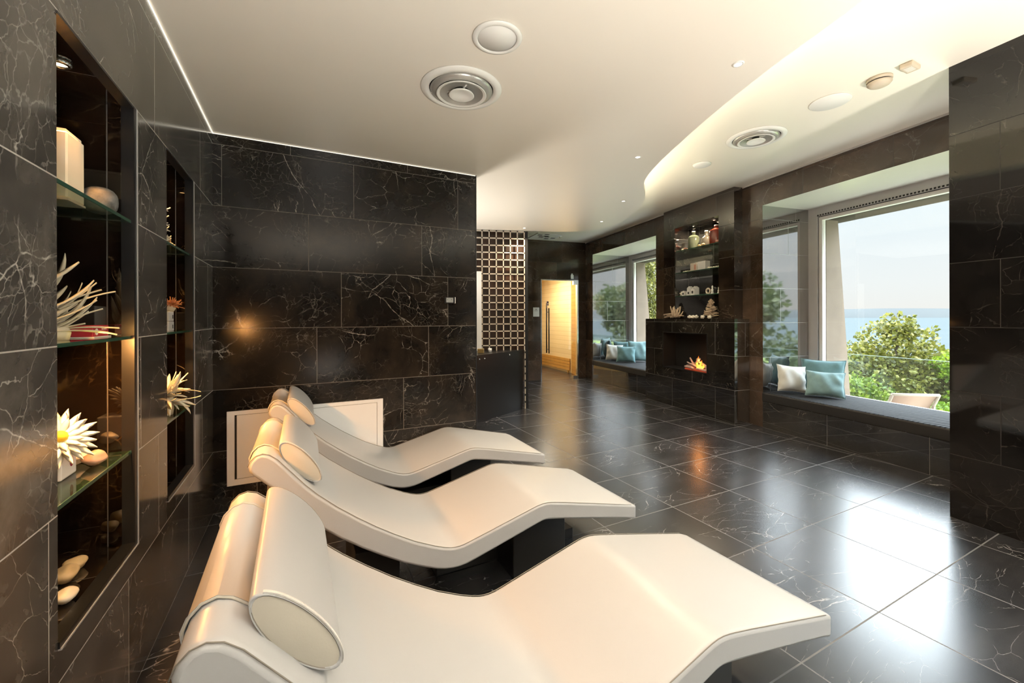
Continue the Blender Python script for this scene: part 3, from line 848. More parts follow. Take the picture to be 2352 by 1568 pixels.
# red box with a white round mark and a short line of lettering
r = thing('red_box', 'flat red box with white round mark on middle shelf', 'box', RF.w(-.085, -1.483, S2), RF.ang)
shape_obj('carton', bbox(-.026, .026, -.058, .058, .003, .038, bev=.0015, seg=1), M['red'], r)
bm = bmesh.new(); bmesh.ops.create_cone(bm, segments=24, radius1=.0105, radius2=.0105, depth=.0008, cap_ends=True, matrix=Matrix.Translation((.0265, -.033, .018)) @ Matrix.Rotation(PI/2, 4, 'Y')); shape_obj('round_mark', bm, M['ceramic'], r)
mb = MB()
for i, w in enumerate((.005, .004, .006, .004, .005)): mb.box(.0261, .0267, .004+i*.0075, .004+i*.0075+w, .024, .028)
mb.build('lettering', M['ceramic'], r)
shape_obj('paper_base', bbox(-.03, .03, -.062, .066, 0, .003), M['ceramic'], r)
# daisy in a white pot
r = thing('daisy_pot', 'white daisy in square white pot on lower shelf of near niche', 'flower', RF.w(-.12, -1.645, S3), RF.ang)
shape_obj('pot', bbox(-.045, .045, -.045, .045, 0, .082, bev=.005), M['ceramic'], r)
bm = bmesh.new(); bmesh.ops.create_cone(bm, segments=24, radius1=.016, radius2=.016, depth=.001, cap_ends=True, matrix=Matrix.Translation((.0456, .012, .042)) @ Matrix.Rotation(PI/2, 4, 'Y') @ Matrix.Scale(.55, 4, Vector((0, 1, 0)))); shape_obj('oval_mark', bm, M['dkred'], r)
mb = MB(); ax = Vector((.55, -.62, .55)).normalized(); t1 = ax.cross(Vector((0, 0, 1))).normalized(); t2 = t1.cross(ax)
cc = Vector((.03, -.02, .115))
for ring, (L, nn, tilt) in enumerate(((.082, 22, .10), (.068, 18, .35), (.05, 12, .6))):
    for k in range(nn):
        a = 2*PI*(k+.5*ring)/nn+rr.uniform(-.06, .06)
        d = (t1*math.cos(a)+t2*math.sin(a))+ax*tilt
        leaf_strip(mb, cc+d*.008, d, L*rr.uniform(.9, 1.05), .0105, ax, rr.uniform(-.5, .1), 5)
mb.build('petals', M['petal'], r)
bm = bmesh.new(); bmesh.ops.create_icosphere(bm, subdivisions=2, radius=.017, matrix=Matrix.Translation(cc+ax*.012)); shape_obj('flower_centre', bm, M['yolk'], r, True)
bm = bmesh.new(); tube(bm, [(0, 0, .08), (.012, -.008, .098), cc], .004, 6); shape_obj('stem', bm, M['leaf2'], r, True)
blob('seashell', 'brown and cream snail shell before the daisy pot', 'shell', RF.w(-.05, -1.555, S3), .025, M['shellb'], 11, .12, (1, 1.3, .85), group='shells in near niche')
blob('seashell', 'pale pink shell behind the brown shell near the daisy', 'shell', RF.w(-.105, -1.515, S3), .025, M['shellw'], 12, .12, (1, 1.35, .8), group='shells in near niche')
blob('seashell', 'amber lit shell on the niche floor, left one of the pair', 'shell', RF.w(-.10, -1.60, NZ0+.001), .027, M['shello'], 13, .12, (1, 1.2, .85), group='shells in near niche')
blob('seashell', 'amber lit shell on the niche floor, right one of the pair', 'shell', RF.w(-.105, -1.53, NZ0+.001), .023, M['shello'], 14, .12, (1, 1.3, .8), group='shells in near niche')
blob('seashell', 'white shell at the front left of the niche floor', 'shell', RF.w(-.055, -1.72, NZ0+.001), .023, M['shellw'], 15, .12, (1, 1.2, .8), group='shells in near niche')
# niche two
rr = random.Random(9)
r = thing('coral_sprig', 'knobbly white coral sprig on top shelf of niche by back wall', 'coral', RF.w(-.055, -.835, S1), RF.ang)
mb = MB()
for i in range(60):
    a = rr.uniform(-PI, PI); z = rr.uniform(.0, .17)
    leaf_strip(mb, (0, 0, z), (math.cos(a), math.sin(a), .25), rr.uniform(.02, .045)*(1.15-z*2.5), .006, (0, 0, 1), rr.uniform(-1, 1), 4)
mb.build('branches', M['coral'], r)
bm = bmesh.new(); tube(bm, [(0, 0, 0), (.004, 0, .09), (0, .003, .175)], .008, 8, .003); shape_obj('stem', bm, M['coral'], r, True)
for k, (w, lab) in enumerate(((.0, 'lower of two grey card boxes on niche middle shelf'), (.004, 'upper of two grey card boxes under rust flower'))):
    r = thing('card_box', lab, 'box', RF.w(-.075, -.755, S2+k*.047), RF.ang, 'small grey card boxes')
    shape_obj('carton', bbox(-.032, .032, -.045+w, .045-w, 0, .0455, bev=.002, seg=1), M['card'], r)
    mb = MB(); mb.box(.0322, .0328, .016, .030, .012, .030); mb.build('label_patch', M['hole'], r)
r = thing('dried_flower', 'rust coloured dried flower head on top of grey boxes', 'dried plant', RF.w(-.06, -.70, S2+.0935), RF.ang)
mb = MB()
for i in range(70):
    v = Vector((rr.gauss(0, 1), rr.gauss(0, 1), abs(rr.gauss(0, .8))+.1)).normalized()
    leaf_strip(mb, (0, 0, .022), v, rr.uniform(.035, .06), .0055, (.1, .2, 1), rr.uniform(-.9, .9), 5, rr.uniform(-1, 1))
mb.build('petals', M['dried_orange'], r)
bm = lathe([(0, 0), (.014, 0), (.022, .015), (.018, .032), (0, .036)], 12); shape_obj('flower_base', bm, M['dried'], r, True)
r = thing('dried_agave', 'large pale dried flower with spreading leaves on niche lower shelf', 'dried plant', RF.w(-.055, -.81, S3), RF.ang)
mb = MB()
for i in range(64):
    v = Vector((rr.uniform(-.25, 1.0), rr.gauss(0, .9), rr.gauss(.15, .8)))
    if v.length < .2: continue
    v.normalize()
    L = rr.uniform(.07, .135)
    if v.x*L < -.10: continue
    p0 = Vector((0, 0, .085)); e = p0+v*L
    if e.z < .03: v.z = (.03-.085)/L*.6
    leaf_strip(mb, p0+v*.01, v, L, .012, (0, 0, 1), rr.uniform(-1.1, .9), 7, rr.uniform(-.9, .9))
mb.build('leaves', M['dried_pale'], r)
bm = lathe([(0, 0), (.03, 0), (.034, .03), (.03, .085), (.018, .11), (0, .115)], 12); shape_obj('heart', bm, M['dried'], r, True)
o = shape_obj('candle', lathe([(0, 0), (.007, 0), (.0075, .002), (.0075, .105), (0, .108)], 12), M['ceramic'], None, True); place(o, RF.w(-.13, -.70, S1)); tag(o, 'thin white candle on top shelf of niche by back wall', 'candle')
# lamps in the niche tops
for k, (a0, a1) in enumerate(niches):
    r = thing('niche_spotlight', 'round amber spotlight in ceiling of %s niche' % ('the near' if k == 0 else 'the back wall'), 'lamp', RF.w(-.09, (a0+a1)/2, NZ1-.012))
    shape_obj('ring', lathe([(.018, .0115), (.026, .0115), (.026, .004), (.018, 0), (.018, .0115)], 20), M['chrome'], r, True)
    shape_obj('lens', lathe([(0, .006), (.018, .006), (.018, .0115), (0, .0115)], 20), M['led_amber'], r, True)

# ------------------------------------------------------------------ fireplace
FO, UO = 3.96, 4.06
FT0, FT1, FZ = 3.859, 5.576, 1.245
r = thing('fireplace', 'black marble fireplace with chimney niche between the windows', 'fireplace', WF.w(FO, (FT0+FT1)/2, 0), WF.ang)
tc = (FT0+FT1)/2
mb = MB(); D = WO-FO-.004
bx0, bx1, bz0, bz1 = 4.298-tc, 5.146-tc, .55, 1.045
h0, h1 = FT0-tc, FT1-tc
def q(y0, y1, z0, z1, x=0, mi=0): mb.face([(x, y0, z0), (x, y1, z0), (x, y1, z1), (x, y0, z1)], [(y0, z0), (y1, z0), (y1, z1), (y0, z1)], mi)
q(h0, bx0, 0, FZ); q(bx1, h1, 0, FZ); q(bx0, bx1, 0, bz0); q(bx0, bx1, bz1, FZ)
for y in (h0, h1): mb.face([(0, y, 0), (D, y, 0), (D, y, FZ), (0, y, FZ)], [(0, 0), (D, 0), (D, FZ), (0, FZ)], 1)
mb.face([(0, h0, FZ), (0, h1, FZ), (D+.1, h1, FZ), (D+.1, h0, FZ)], [(0, 0), (1.7, 0), (1.7, .3), (0, .3)])
mb.build('surround', [M['fire'], M['jamb']], r)
mb = MB(); d = D-.01
for y in (bx0, bx1): mb.face([(0, y, bz0), (d, y, bz0), (d, y, bz1), (0, y, bz1)])
for z in (bz0, bz1): mb.face([(0, bx0, z), (0, bx1, z), (d, bx1, z), (d, bx0, z)])
mb.face([(d, bx0, bz0), (d, bx1, bz0), (d, bx1, bz1), (d, bx0, bz1)])
mb.build('firebox', M['black'], r)
mb = MB(); w = .012
for b in [(-.004, .004, bx0-w, bx0, bz0-w, bz1+w), (-.004, .004, bx1, bx1+w, bz0-w, bz1+w), (-.004, .004, bx0, bx1, bz1, bz1+w), (-.004, .004, bx0, bx1, bz0-w, bz0)]: mb.box(*b)
mb.build('firebox_frame', M['blackmetal'], r)
# chimney breast with its niche
UT0, UT1 = 3.958, 5.262
nt0, nt1, nz0, nz1, nd = 4.20, 5.02, 1.262, 2.55, .34
mb = MB(); ux = UO-FO; bk = .50
def fr(y0, y1, z0, z1, x, mi=0): mb.face([(x, y0-tc, z0), (x, y1-tc, z0), (x, y1-tc, z1), (x, y0-tc, z1)], [(y0, z0), (y1, z0), (y1, z1), (y0, z1)], mi)
fr(UT0, nt0, FZ, ZH-.002, ux); fr(nt1, UT1, FZ, ZH-.002, ux); fr(nt0, nt1, FZ, nz0, ux); fr(nt0, nt1, nz1, ZH-.002, ux)
for y in (UT0, UT1): mb.face([(ux, y-tc, FZ), (bk, y-tc, FZ), (bk, y-tc, ZH-.002), (ux, y-tc, ZH-.002)], [(0, FZ), (.4, FZ), (.4, ZH), (0, ZH)])
fr(nt0, nt1, nz0, nz1, ux+nd, 1)
for y in (nt0, nt1): mb.face([(ux, y-tc, nz0), (ux+nd, y-tc, nz0), (ux+nd, y-tc, nz1), (ux, y-tc, nz1)], [(0, nz0), (nd, nz0), (nd, nz1), (0, nz1)], 1)
for z in (nz0, nz1): mb.face([(ux, nt0-tc, z), (ux, nt1-tc, z), (ux+nd, nt1-tc, z), (ux+nd, nt0-tc, z)], [(0, nt0), (0, nt1), (nd, nt1), (nd, nt0)], 1)
mb.build('chimney_breast', [M['chimney'], M['fire']], r)
for k, z in enumerate((2.208, 1.894, 1.56)):
    shelf(WF, UO+.012, UO+nd-.004, nt0+.004, nt1-.004, z, '%s glass shelf in the niche above the fire' % pos[k], '-x')
ZS = (2.2185, 1.9045, 1.5705, nz0+.0005)
for k, t in enumerate((4.40, 4.78)):
    rr_ = thing('niche_spotlight', '%s small spotlight in ceiling of the chimney niche' % ('right' if k == 0 else 'left'), 'lamp', WF.w(UO+.12, t, nz1-.012))
    shape_obj('ring', lathe([(.018, .0115), (.027, .0115), (.027, .004), (.018, 0), (.018, .0115)], 20), M['chrome'], rr_, True)
    shape_obj('lens', lathe([(0, .006), (.018, .006), (.018, .0115), (0, .0115)], 20), M['led'], rr_, True)
# fire
rr = random.Random(21)
r = thing('log_fire', 'burning logs and embers in the firebox', 'fire', WF.w(FO+.10, 4.52, bz0+.002), WF.ang)
mb = MB()
shape_obj('ember_bed', bbox(-.07, .09, -.20, .22, 0, .018, bev=.006), M['ember'], r)
for i, (a, c, R) in enumerate([((-.02, -.16, .04), (.03, .10, .14), .022), ((.05, .18, .05), (-.03, -.02, .16), .02), ((0, .24, .035), (.03, .02, .06), .024), ((-.03, -.20, .045), (.06, .0, .05), .02), ((.05, -.12, .05), (.03, -.19, .17), .015), ((.02, .12, .05), (.0, .20, .15), .014), ((-.06, -.22, .025), (-.055, .02, .03), .018), ((-.06, .05, .025), (-.05, .24, .04), .019), ((-.05, .02, .05), (-.02, .22, .10), .013)]):
    bm = bmesh.new(); a, c = Vector(a), Vector(c)
    tube(bm, [a.lerp(c, t)+Vector((rr.uniform(-.006, .006), rr.uniform(-.006, .006), rr.uniform(-.006, .006))) for t in (0, .25, .5, .75, 1)], R, 9, R*.75); shape_obj('log', bm, M['log'], r, True)
for i, (x, y, h, w) in enumerate([(0, .04, .17, .020), (-.02, -.03, .12, .022), (-.035, -.08, .075, .024), (.02, .09, .10, .016), (-.045, .0, .06, .034), (-.03, -.055, .09, .016), (.01, .065, .13, .013)]):
    bm = lathe([(0, 0), (w*.6, .06*h), (w, .25*h), (w*.75, .5*h), (w*.35, .78*h), (0, h)], 12)
    for v in bm.verts: v.co.y += .02*math.sin(v.co.z/h*4+i); v.co.x *= .5
    o = shape_obj('flame', bm, M['flame'], r, True); o.location = (x, y, .03)
# items in the chimney niche
def bottle(label, loc, R, h, mat, shp, neck=.35):
    r = thing('glass_bottle', label, 'bottle', loc)
    shape_obj('glass_body', lathe([(0, .003), (R*.96, 0), (R, .02), (R, h*shp), (R*.86, h*(shp+.07)), (R*neck, h*(shp+.17)), (R*neck*.85, h*.88), (R*neck, h*.9), (R*neck, h*.94), (0, h*.94)], 24), mat, r, True)
    shape_obj('stopper', lathe([(0, h*.92), (R*neck*.8, h*.92), (R*neck*.9, h*.985), (0, h)], 14), M['ceramic'], r, True)
    return r
M['greenglass'] = plain('green_glass', (.17, .20, .13), .08, ior=1.6, var=.25, scale=18)
M['clearglass'] = plain('smoky_glass', (.10, .09, .07), .06, ior=1.6, var=.3, scale=18)
M['redglass'] = plain('red_brown_glass', (.20, .035, .018), .12, ior=1.6, var=.3, scale=14)
IO = UO+.10
bottle('pale green bottle on the top shelf above the fire', WF.w(IO+.02, 4.775, ZS[0]), .075, .255, M['greenglass'], .62)
bottle('smoky clear bottle between green and red bottles', WF.w(IO+.08, 4.60, ZS[0]), .068, .235, M['clearglass'], .5)
bottle('stout red brown bottle at right of the top shelf above the fire', WF.w(IO+.03, 4.37, ZS[0]), .088, .26, M['redglass'], .66, .3)
rr = random.Random(33)
for i, (t, o_, m_, lab) in enumerate([(4.965, .0, 'shellw', 'cream shell at far left of the top shelf above fire'), (4.93, .03, 'pink', 'small pink coral piece beside the leftmost cream shell'), (4.895, -.02, 'pink', 'small pink coral piece next to the green bottle'),
                          (4.60, -.04, 'shello', 'amber shell before the smoky bottle, left of two'), (4.53, -.04, 'shello', 'amber shell before the smoky bottle, right of two'), (4.27, -.05, 'pink', 'pink shell at the foot of red bottle')]):
    blob('seashell', lab, 'shell', WF.w(IO+o_, t, ZS[0]), .021+.006*rr.random(), M[m_], 40+i, .15, (1, 1.3, .8), 2, 'shells on the shelves above the fire')
o = shape_obj('gift_box', bbox(-.04, .04, -.062, .062, 0, .112, bev=.003), M['box_cream']); place(o, WF.w(IO, 4.715, ZS[1]), WF.ang); tag(o, 'cream printed box on the second shelf above the fire', 'box')
o2 = MB(); o2.box(-.0415, -.0405, -.05, -.015, .015, .085); e = o2.build('printed_patch', M['pink'], o)
o = shape_obj('gift_box', bbox(-.04, .04, -.073, .073, 0, .118, bev=.003), M['ceramic']); place(o, WF.w(IO+.005, 4.57, ZS[1]), WF.ang); tag(o, 'plain white box beside cream box above the fire', 'box')
for i, t in enumerate((4.925, 4.885, 4.845, 4.805)):
    blob('pebble', 'white pebble in the row left of cream box above fire', 'stone', WF.w(IO-.02, t, ZS[1]), .015, M['coral'], 60+i, .1, (1, 1.3, .75), 2, 'white pebbles left of the cream box')
for i, t in enumerate((4.455, 4.41, 4.365, 4.32, 4.275)):
    blob('pebble', 'white pebble in the row right of white box above fire', 'stone', WF.w(IO-.02, t, ZS[1]), .017, M['coral'], 70+i, .1, (1, 1.35, .8), 2, 'white pebbles right of the white box')
# white house lanterns, star, ornament, figures
def starfish(label, loc, R):
    bm = bmesh.new(); top_ = bm.verts.new((-.010, 0, R*.95)); bot_ = bm.verts.new((.010, 0, R*.95)); ring = []
    for k in range(10):
        a = PI/2+k*PI/5; q_ = R if k % 2 == 0 else R*.42
        ring.append(bm.verts.new((0, q_*math.cos(a), R*.95+q_*math.sin(a))))
    for k in range(10): bm.faces.new((top_, ring[k], ring[(k+1) % 10])); bm.faces.new((bot_, ring[(k+1) % 10], ring[k]))
    mn = min(v.co.z for v in bm.verts)
    for v in bm.verts: v.co.z -= mn
    o = shape_obj('starfish', bm, M['coral']); place(o, loc, WF.ang); return tag(o, label, 'starfish')
starfish('white starfish standing left on the third shelf above the fire', WF.w(IO-.03, 4.972, ZS[2]), .042)
for i, (t, o_, w, h, lab) in enumerate([(4.93, -.01, .035, .075, 'white house lantern nearest the starfish'), (4.855, .03, .04, .135, 'tallest white house lantern of the group above the fire'), (4.80, -.03, .033, .085, 'white house lantern third from the starfish'), (4.755, .035, .04, .13, 'white house lantern behind the right pair'), (4.72, -.03, .036, .10, 'rightmost white house lantern of the group above the fire')]):
    r = thing('house_lantern', lab, 'lantern', WF.w(IO+o_, t, ZS[2]), WF.ang, 'white house lanterns above the fire')
    bm = bbox(-w*.6, w*.6, -w, w, 0, h*.8)
    shape_obj('body', bm, M['ceramic'], r)
    bm = bmesh.new(); vs = [bm.verts.new(p) for p in ((-w*.62, -w*1.03, h*.8), (w*.62, -w*1.03, h*.8), (w*.62, w*1.03, h*.8), (-w*.62, w*1.03, h*.8), (-w*.62, 0, h), (w*.62, 0, h))]
    for f in ((0, 1, 5, 4), (2, 3, 4, 5), (0, 4, 3), (1, 2, 5), (0, 3, 2, 1)): bm.faces.new([vs[k] for k in f])
    shape_obj('roof', bm, M['ceramic'], r)
    mb = MB(); mb.box(-w*.6-.0012, -w*.6, -w*.4, w*.45, h*.25, h*.6); mb.build('window_opening', M['hole'], r)
r = thing('ring_ornament', 'round ring ornament at right of the third shelf above fire', 'ornament', WF.w(IO, 4.485, ZS[2]), WF.ang)
bm = bmesh.new(); tube(bm, [(0, .033*math.cos(a), .045+.033*math.sin(a)) for a in [2*PI*k/20 for k in range(21)]], .011, 8); shape_obj('ring', bm, M['shellw'], r, True)
shape_obj('foot', bbox(-.018, .018, -.03, .03, 0, .008), M['coral'], r)
for t, h, lab in ((4.41, .115, 'small white figurine right of ring ornament'), (4.30, .085, 'small white figurine at right end of third shelf')):
    o = shape_obj('figurine', lathe([(0, 0), (.020, 0), (.022, .01), (.014, h*.3), (.017, h*.5), (.007, h*.66), (.012, h*.8), (.009, h*.93), (0, h)], 14), M['ceramic'], None, True); place(o, WF.w(IO, t, ZS[2])); tag(o, lab, 'figurine')
# driftwood on the mantel
rr = random.Random(55)
r = thing('driftwood_bundle', 'bundle of bleached driftwood at left on the mantel', 'driftwood', WF.w(UO-.052, 5.0, FZ+.0035), WF.ang)
bm = bmesh.new()
for i in range(9):
    y0_ = rr.uniform(.02, .24); z = .018+.012*(i % 4)
    tube(bm, [(rr.uniform(-.03, .03), y0_, z), (rr.uniform(-.03, .03), y0_-.12, z+rr.uniform(0, .02)), (rr.uniform(-.03, .03), y0_-.24, z+rr.uniform(.0, .03))], .012, 7, .006)
shape_obj('lying_sticks', bm, M['drift'], r, True)
bm = bmesh.new()
for i in range(22):
    a = rr.uniform(-.95, .6); L = rr.uniform(.09, .17)
    p0 = Vector((rr.uniform(-.025, .025), rr.uniform(-.12, -.02), .02)); e = p0+Vector((rr.uniform(-.015, .015), math.sin(a)*L, math.cos(a)*L))
    tube(bm, [p0, p0.lerp(e, .5)+Vector((rr.uniform(-.012, .012), rr.uniform(-.012, .012), 0)), e], .014, 7, .006)
shape_obj('upright_sticks', bm, M['drift'], r, True)
r = thing('driftwood_tree', 'cone shaped driftwood tree at right on the mantel', 'driftwood', WF.w(UO+.03, 4.36, nz0+.0005), WF.ang)
bm = bmesh.new(); tube(bm, [(0, 0, 0), (0, 0, .24)], .012, 7, .005); shape_obj('stem', bm, M['drift'], r, True); bm = bmesh.new()
for i in range(62):
    z = .015+.22*(i/62); L = .13*(1-z/.27)+.015; a = rr.uniform(0, 2*PI)
    d = Vector((math.cos(a)*.75, math.sin(a), rr.uniform(-.1, .25)))
    p0 = Vector((0, 0, z))-d*L*.15
    tube(bm, [p0, p0+d*L*.6+Vector((0, 0, rr.uniform(-.008, .012))), p0+d*L], .0115, 6, .006)
shape_obj('sticks', bm, M['drift'], r, True)
for i, (t, x) in enumerate(((4.665, -.095), (4.60, -.098), (4.545, -.095), (4.30, -.10), (4.42, -.10))):
    blob('coral_piece', 'lump of white coral around foot of the driftwood tree', 'coral', WF.w(UO+.05+x, t, FZ+.003 if UO+.05+x < UO else nz0+.0005), .026, M['coral'], 90+i, .22, (1, 1.2, .8), 3, 'coral lumps by the driftwood tree', freq=5)

# ------------------------------------------------------------------ sauna beyond the far wall
r = struct(empty('door_1', FF.w((DX0+DX1)/2, 0, 0), FF.ang), 'glass sauna door with long double handle and chrome frame')
dw = (DX1-DX0)/2
mb = MB(); t_ = .022
for b in [(-dw, -dw+t_, .0, .07, 0, DZ), (dw-t_*1.4, dw, .0, .07, 0, DZ), (-dw+t_, dw-t_, .0, .07, DZ-t_, DZ)]: mb.box(*b)
mb.build('door_frame', M['chrome'], r)
mb = MB(); mb.box(-dw+t_+.004, dw-t_*1.4-.03, .030, .038, .012, DZ-t_-.004); mb.build('door_pane', M['door_glass'], r)
bm = bmesh.new()
for y in (-.03, .085): tube(bm, [(-dw+.165, y, .54), (-dw+.165, y, 1.46)], .013, 10)
for z in (.62, 1.38): tube(bm, [(-dw+.165, -.03, z), (-dw+.165, .085, z)], .007, 8)
shape_obj('door_handle', bm, M['blackmetal'], r, True)
mb = MB(); mb.box(dw-.13, dw-.02, -.012, .075, .0, .055); mb.build('floor_hinge', M['chrome'], r)
mb = MB(); mb.box(dw-.12, dw-.02, -.012, .05, DZ-.10, DZ-.022); mb.build('top_hinge', M['chrome'], r)
mb = MB(); mb.box(-dw+.15, -dw+.185, .026, .0295, 1.515, 1.545); mb.box(-dw+.15, -dw+.185, .026, .0295, 1.555, 1.60); mb.build('round_sticker', plain('violet_sticker', (.14, .10, .22), .5), r)
# closer above the door
mb = MB(); mb.box(.985, 1.05, -.035, -.002, DZ+.02, DZ+.10, lambda q: FF.w(*q)); mb.box(1.0, 1.035, -.03, -.002, DZ+.10, DZ+.13, lambda q: FF.w(*q))
tag(mb.build('door_closer', M['chrome']), 'small chrome door closer above the sauna door', 'door closer')
# cabin: pale wall running away to the left, golden side wall, golden foot panel
sa, sc_ = Vector((.46, 11.76, 0)), Vector((1.352, 9.46, 0)); sr = FF.w(1.262, .11)
def upright(mb, a, c, z0, z1):
    l = (c-a).length; mb.face([a+Vector((0, 0, z0)), c+Vector((0, 0, z0)), c+Vector((0, 0, z1)), a+Vector((0, 0, z1))], [(0, z0), (l, z0), (l, z1), (0, z1)])
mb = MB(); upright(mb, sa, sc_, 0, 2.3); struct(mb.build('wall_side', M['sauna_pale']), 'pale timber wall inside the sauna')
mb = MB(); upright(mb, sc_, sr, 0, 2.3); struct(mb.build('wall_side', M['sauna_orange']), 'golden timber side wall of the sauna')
mb = MB(); sl = FF.w(-.1, .108); upright(mb, sl, sa, 0, 2.3); upright(mb, sl, FF.w(DX0, .108), 0, 2.3); upright(mb, FF.w(DX0, .108), FF.w(DX1, .108), DZ, 2.3); struct(mb.build('wall_side', M['sauna_pale']))
mb = MB(); mb.face([p+Vector((0, 0, 2.3)) for p in (sl, sr, sc_, sa)]); struct(mb.build('ceiling', M['sauna_pale']))
dv = (sc_-sa).normalized(); nn = Vector((dv.y, -dv.x, 0))
if nn.x > 0: nn = -nn
l = (sc_-sa).length
r = struct(empty('baseboard_side', sa+nn*.02, math.atan2(dv.y, dv.x)), 'golden boarded panel along the foot of the pale sauna wall')
for k in range(4):
    z0 = .05+.07*k
    shape_obj('board', bbox(.05, l-.03, -.012, .012, z0, z0+.064, bev=.004, seg=1), M['golden'], r)
for x in (.15, l-.12): shape_obj('foot', bbox(x-.02, x+.02, -.01, .01, 0, .05), M['golden'], r)
# hourglass and thermometer on the sauna wall
r = thing('sauna_timer', 'slim dark sand timer on pale sauna wall', 'timer', sa.lerp(sc_, .50)+nn*.024+Vector((0, 0, 1.27)), math.atan2(dv.y, dv.x))
shape_obj('plate', bbox(-.03, .03, 0, .02, 0, .42, bev=.003, seg=1), M['drift'], r); shape_obj('tube', lathe([(0, .05), (.014, .05), (.014, .2), (.004, .21), (.014, .22), (.014, .37), (0, .37)], 12), M['blackmetal'], r, True)
# white notice beside the door
o = shape_obj('door_sign', bbox(0, .135, -.006, 0, 0, .185, bev=.002, seg=1), M['ceramic']); place(o, FF.w(.15, 0, 1.287), FF.ang); tag(o, 'small white sign on marble left of the sauna door', 'sign')
mb = MB(); mb.box(.045, .085, -.0068, -.0062, .14, .155); mb.box(.03, .10, -.0068, -.0062, .115, .122); mb.build('lettering', M['greyleg'], o)

# ------------------------------------------------------------------ lattice screen and counter
r = thing('lattice_screen', 'cream lattice screen with dark studs beside dark cabinet', 'screen', LF.w(0, 0, 0), LF.ang)
P_ = .0985; zt = ZL-.002; zb = .816
mb = MB(); b_ = .0066; cols = [-.012-i*P_ for i in range(8)]; rows = [zt-b_-j*P_ for j in range(17)]
for x in cols: mb.box(x-b_, x+b_, -.012, .012, zb, zt)
xl = cols[-1]-b_
for z in rows: mb.box(xl, cols[0], -.012, .012, z-b_, z+b_)
mb.build('lattice', M['cream'], r)
bm = bmesh.new()
for x in cols:
    for z in rows: bmesh.ops.create_cube(bm, size=1, matrix=Matrix.Translation((x, -.0125, z)) @ Matrix.Diagonal((.0185, .004, .0185, 1)))
shape_obj('studs', bm, M['stud'], r)
mb = MB(); mb.box(.0, .036, -.02, .02, 0, zt); mb.build('post', M['blackmetal'], r)
mb = MB(); mb.box(-.012, .0, -.016, .012, 0, zb-.001); mb.build('post_strip', M['cream'], r)
mb = MB()
for j in range(17, 25):
    z = zt-b_-j*P_
    if z > .02: mb.box(-.0125, .0005, -.019, -.014, z-.012, z+.012)
mb.build('strip_studs', M['stud'], r)
# brown mosaic wall behind the lattice
mb = MB(); mb.box(-1.5, .03, .10, .14, .816, ZL-.003, lambda q_: LF.w(*q_))
struct(mb.build('wall_side', M['tileback']), 'brown mosaic wall seen through the lattice')
# white board showing beside the lattice
o = shape_obj('white_board', bbox(-.22, -.02, -.014, 0, 0, 1.08, bev=.003, seg=1), M['ceramic']); place(o, LF.w(-.595, -.03, .817), LF.ang); tag(o, 'white board standing on the counter beside lattice', 'board')
# cabinet with angled front
r = thing('counter_cabinet', 'dark laminate cabinet with angled front below the lattice', 'cabinet', (0, 0, 0))
fp = [Vector((-.70, 4.585, 0)), Vector((-.427, 4.97, 0)), Vector((.155, 5.79, 0)), Vector((.17, 5.755, 0))]
base = [Vector((-.86, 4.75, 0)), Vector((-.60, 4.72, 0)), Vector((.150, 5.765, 0)), LF.w(-.02, .085), LF.w(-1.0, .085)]
def prism(nm, pts, z0, z1, mat, par):
    bm = bmesh.new(); lo = [bm.verts.new((p.x, p.y, z0)) for p in pts]; hi_ = [bm.verts.new((p.x, p.y, z1)) for p in pts]
    bm.faces.new(lo[::-1]); bm.faces.new(hi_)
    for i in range(len(pts)): j = (i+1) % len(pts); bm.faces.new((lo[i], lo[j], hi_[j], hi_[i]))
    return shape_obj(nm, bm, mat, par)
prism('body', base, .06, .79, M['laminate'], r)
def shrink(pts, d):
    c_ = sum(pts, Vector())/len(pts); return [p+(c_-p).normalized()*d for p in pts]
prism('plinth', shrink(base, .012), 0, .06, M['blackmetal'], r)
prism('worktop', base, .79, .8155, M['laminate'], r)
d_ = (base[2]-base[1]).normalized(); nn_ = Vector((d_.y, -d_.x, 0))
for k, s in enumerate((.27, .345, .75)):
    p_ = base[1]+d_*s*(base[2]-base[1]).length+nn_*.004
    bm = bmesh.new(); bmesh.ops.create_uvsphere(bm, u_segments=12, v_segments=8, radius=.010, matrix=Matrix.Translation((p_.x, p_.y, .765 if k < 2 else .775))); shape_obj('knob', bm, M['chrome'], r, True)
r = thing('brass_caddy', 'small brass caddy on the dark counter', 'caddy', (-.40, 5.30, .8165))
shape_obj('tray', bbox(-.04, .04, -.04, .04, 0, .055, bev=.004), M['gold'], r)
o = shape_obj('glass_cup', lathe([(0, 0), (.022, 0), (.026, .05), (.024, .05), (.020, .004), (0, .004)], 16), M['ceramic'], None, True); place(o, (-.29, 5.42, .8165)); tag(o, 'small white cup beside the brass caddy', 'cup')

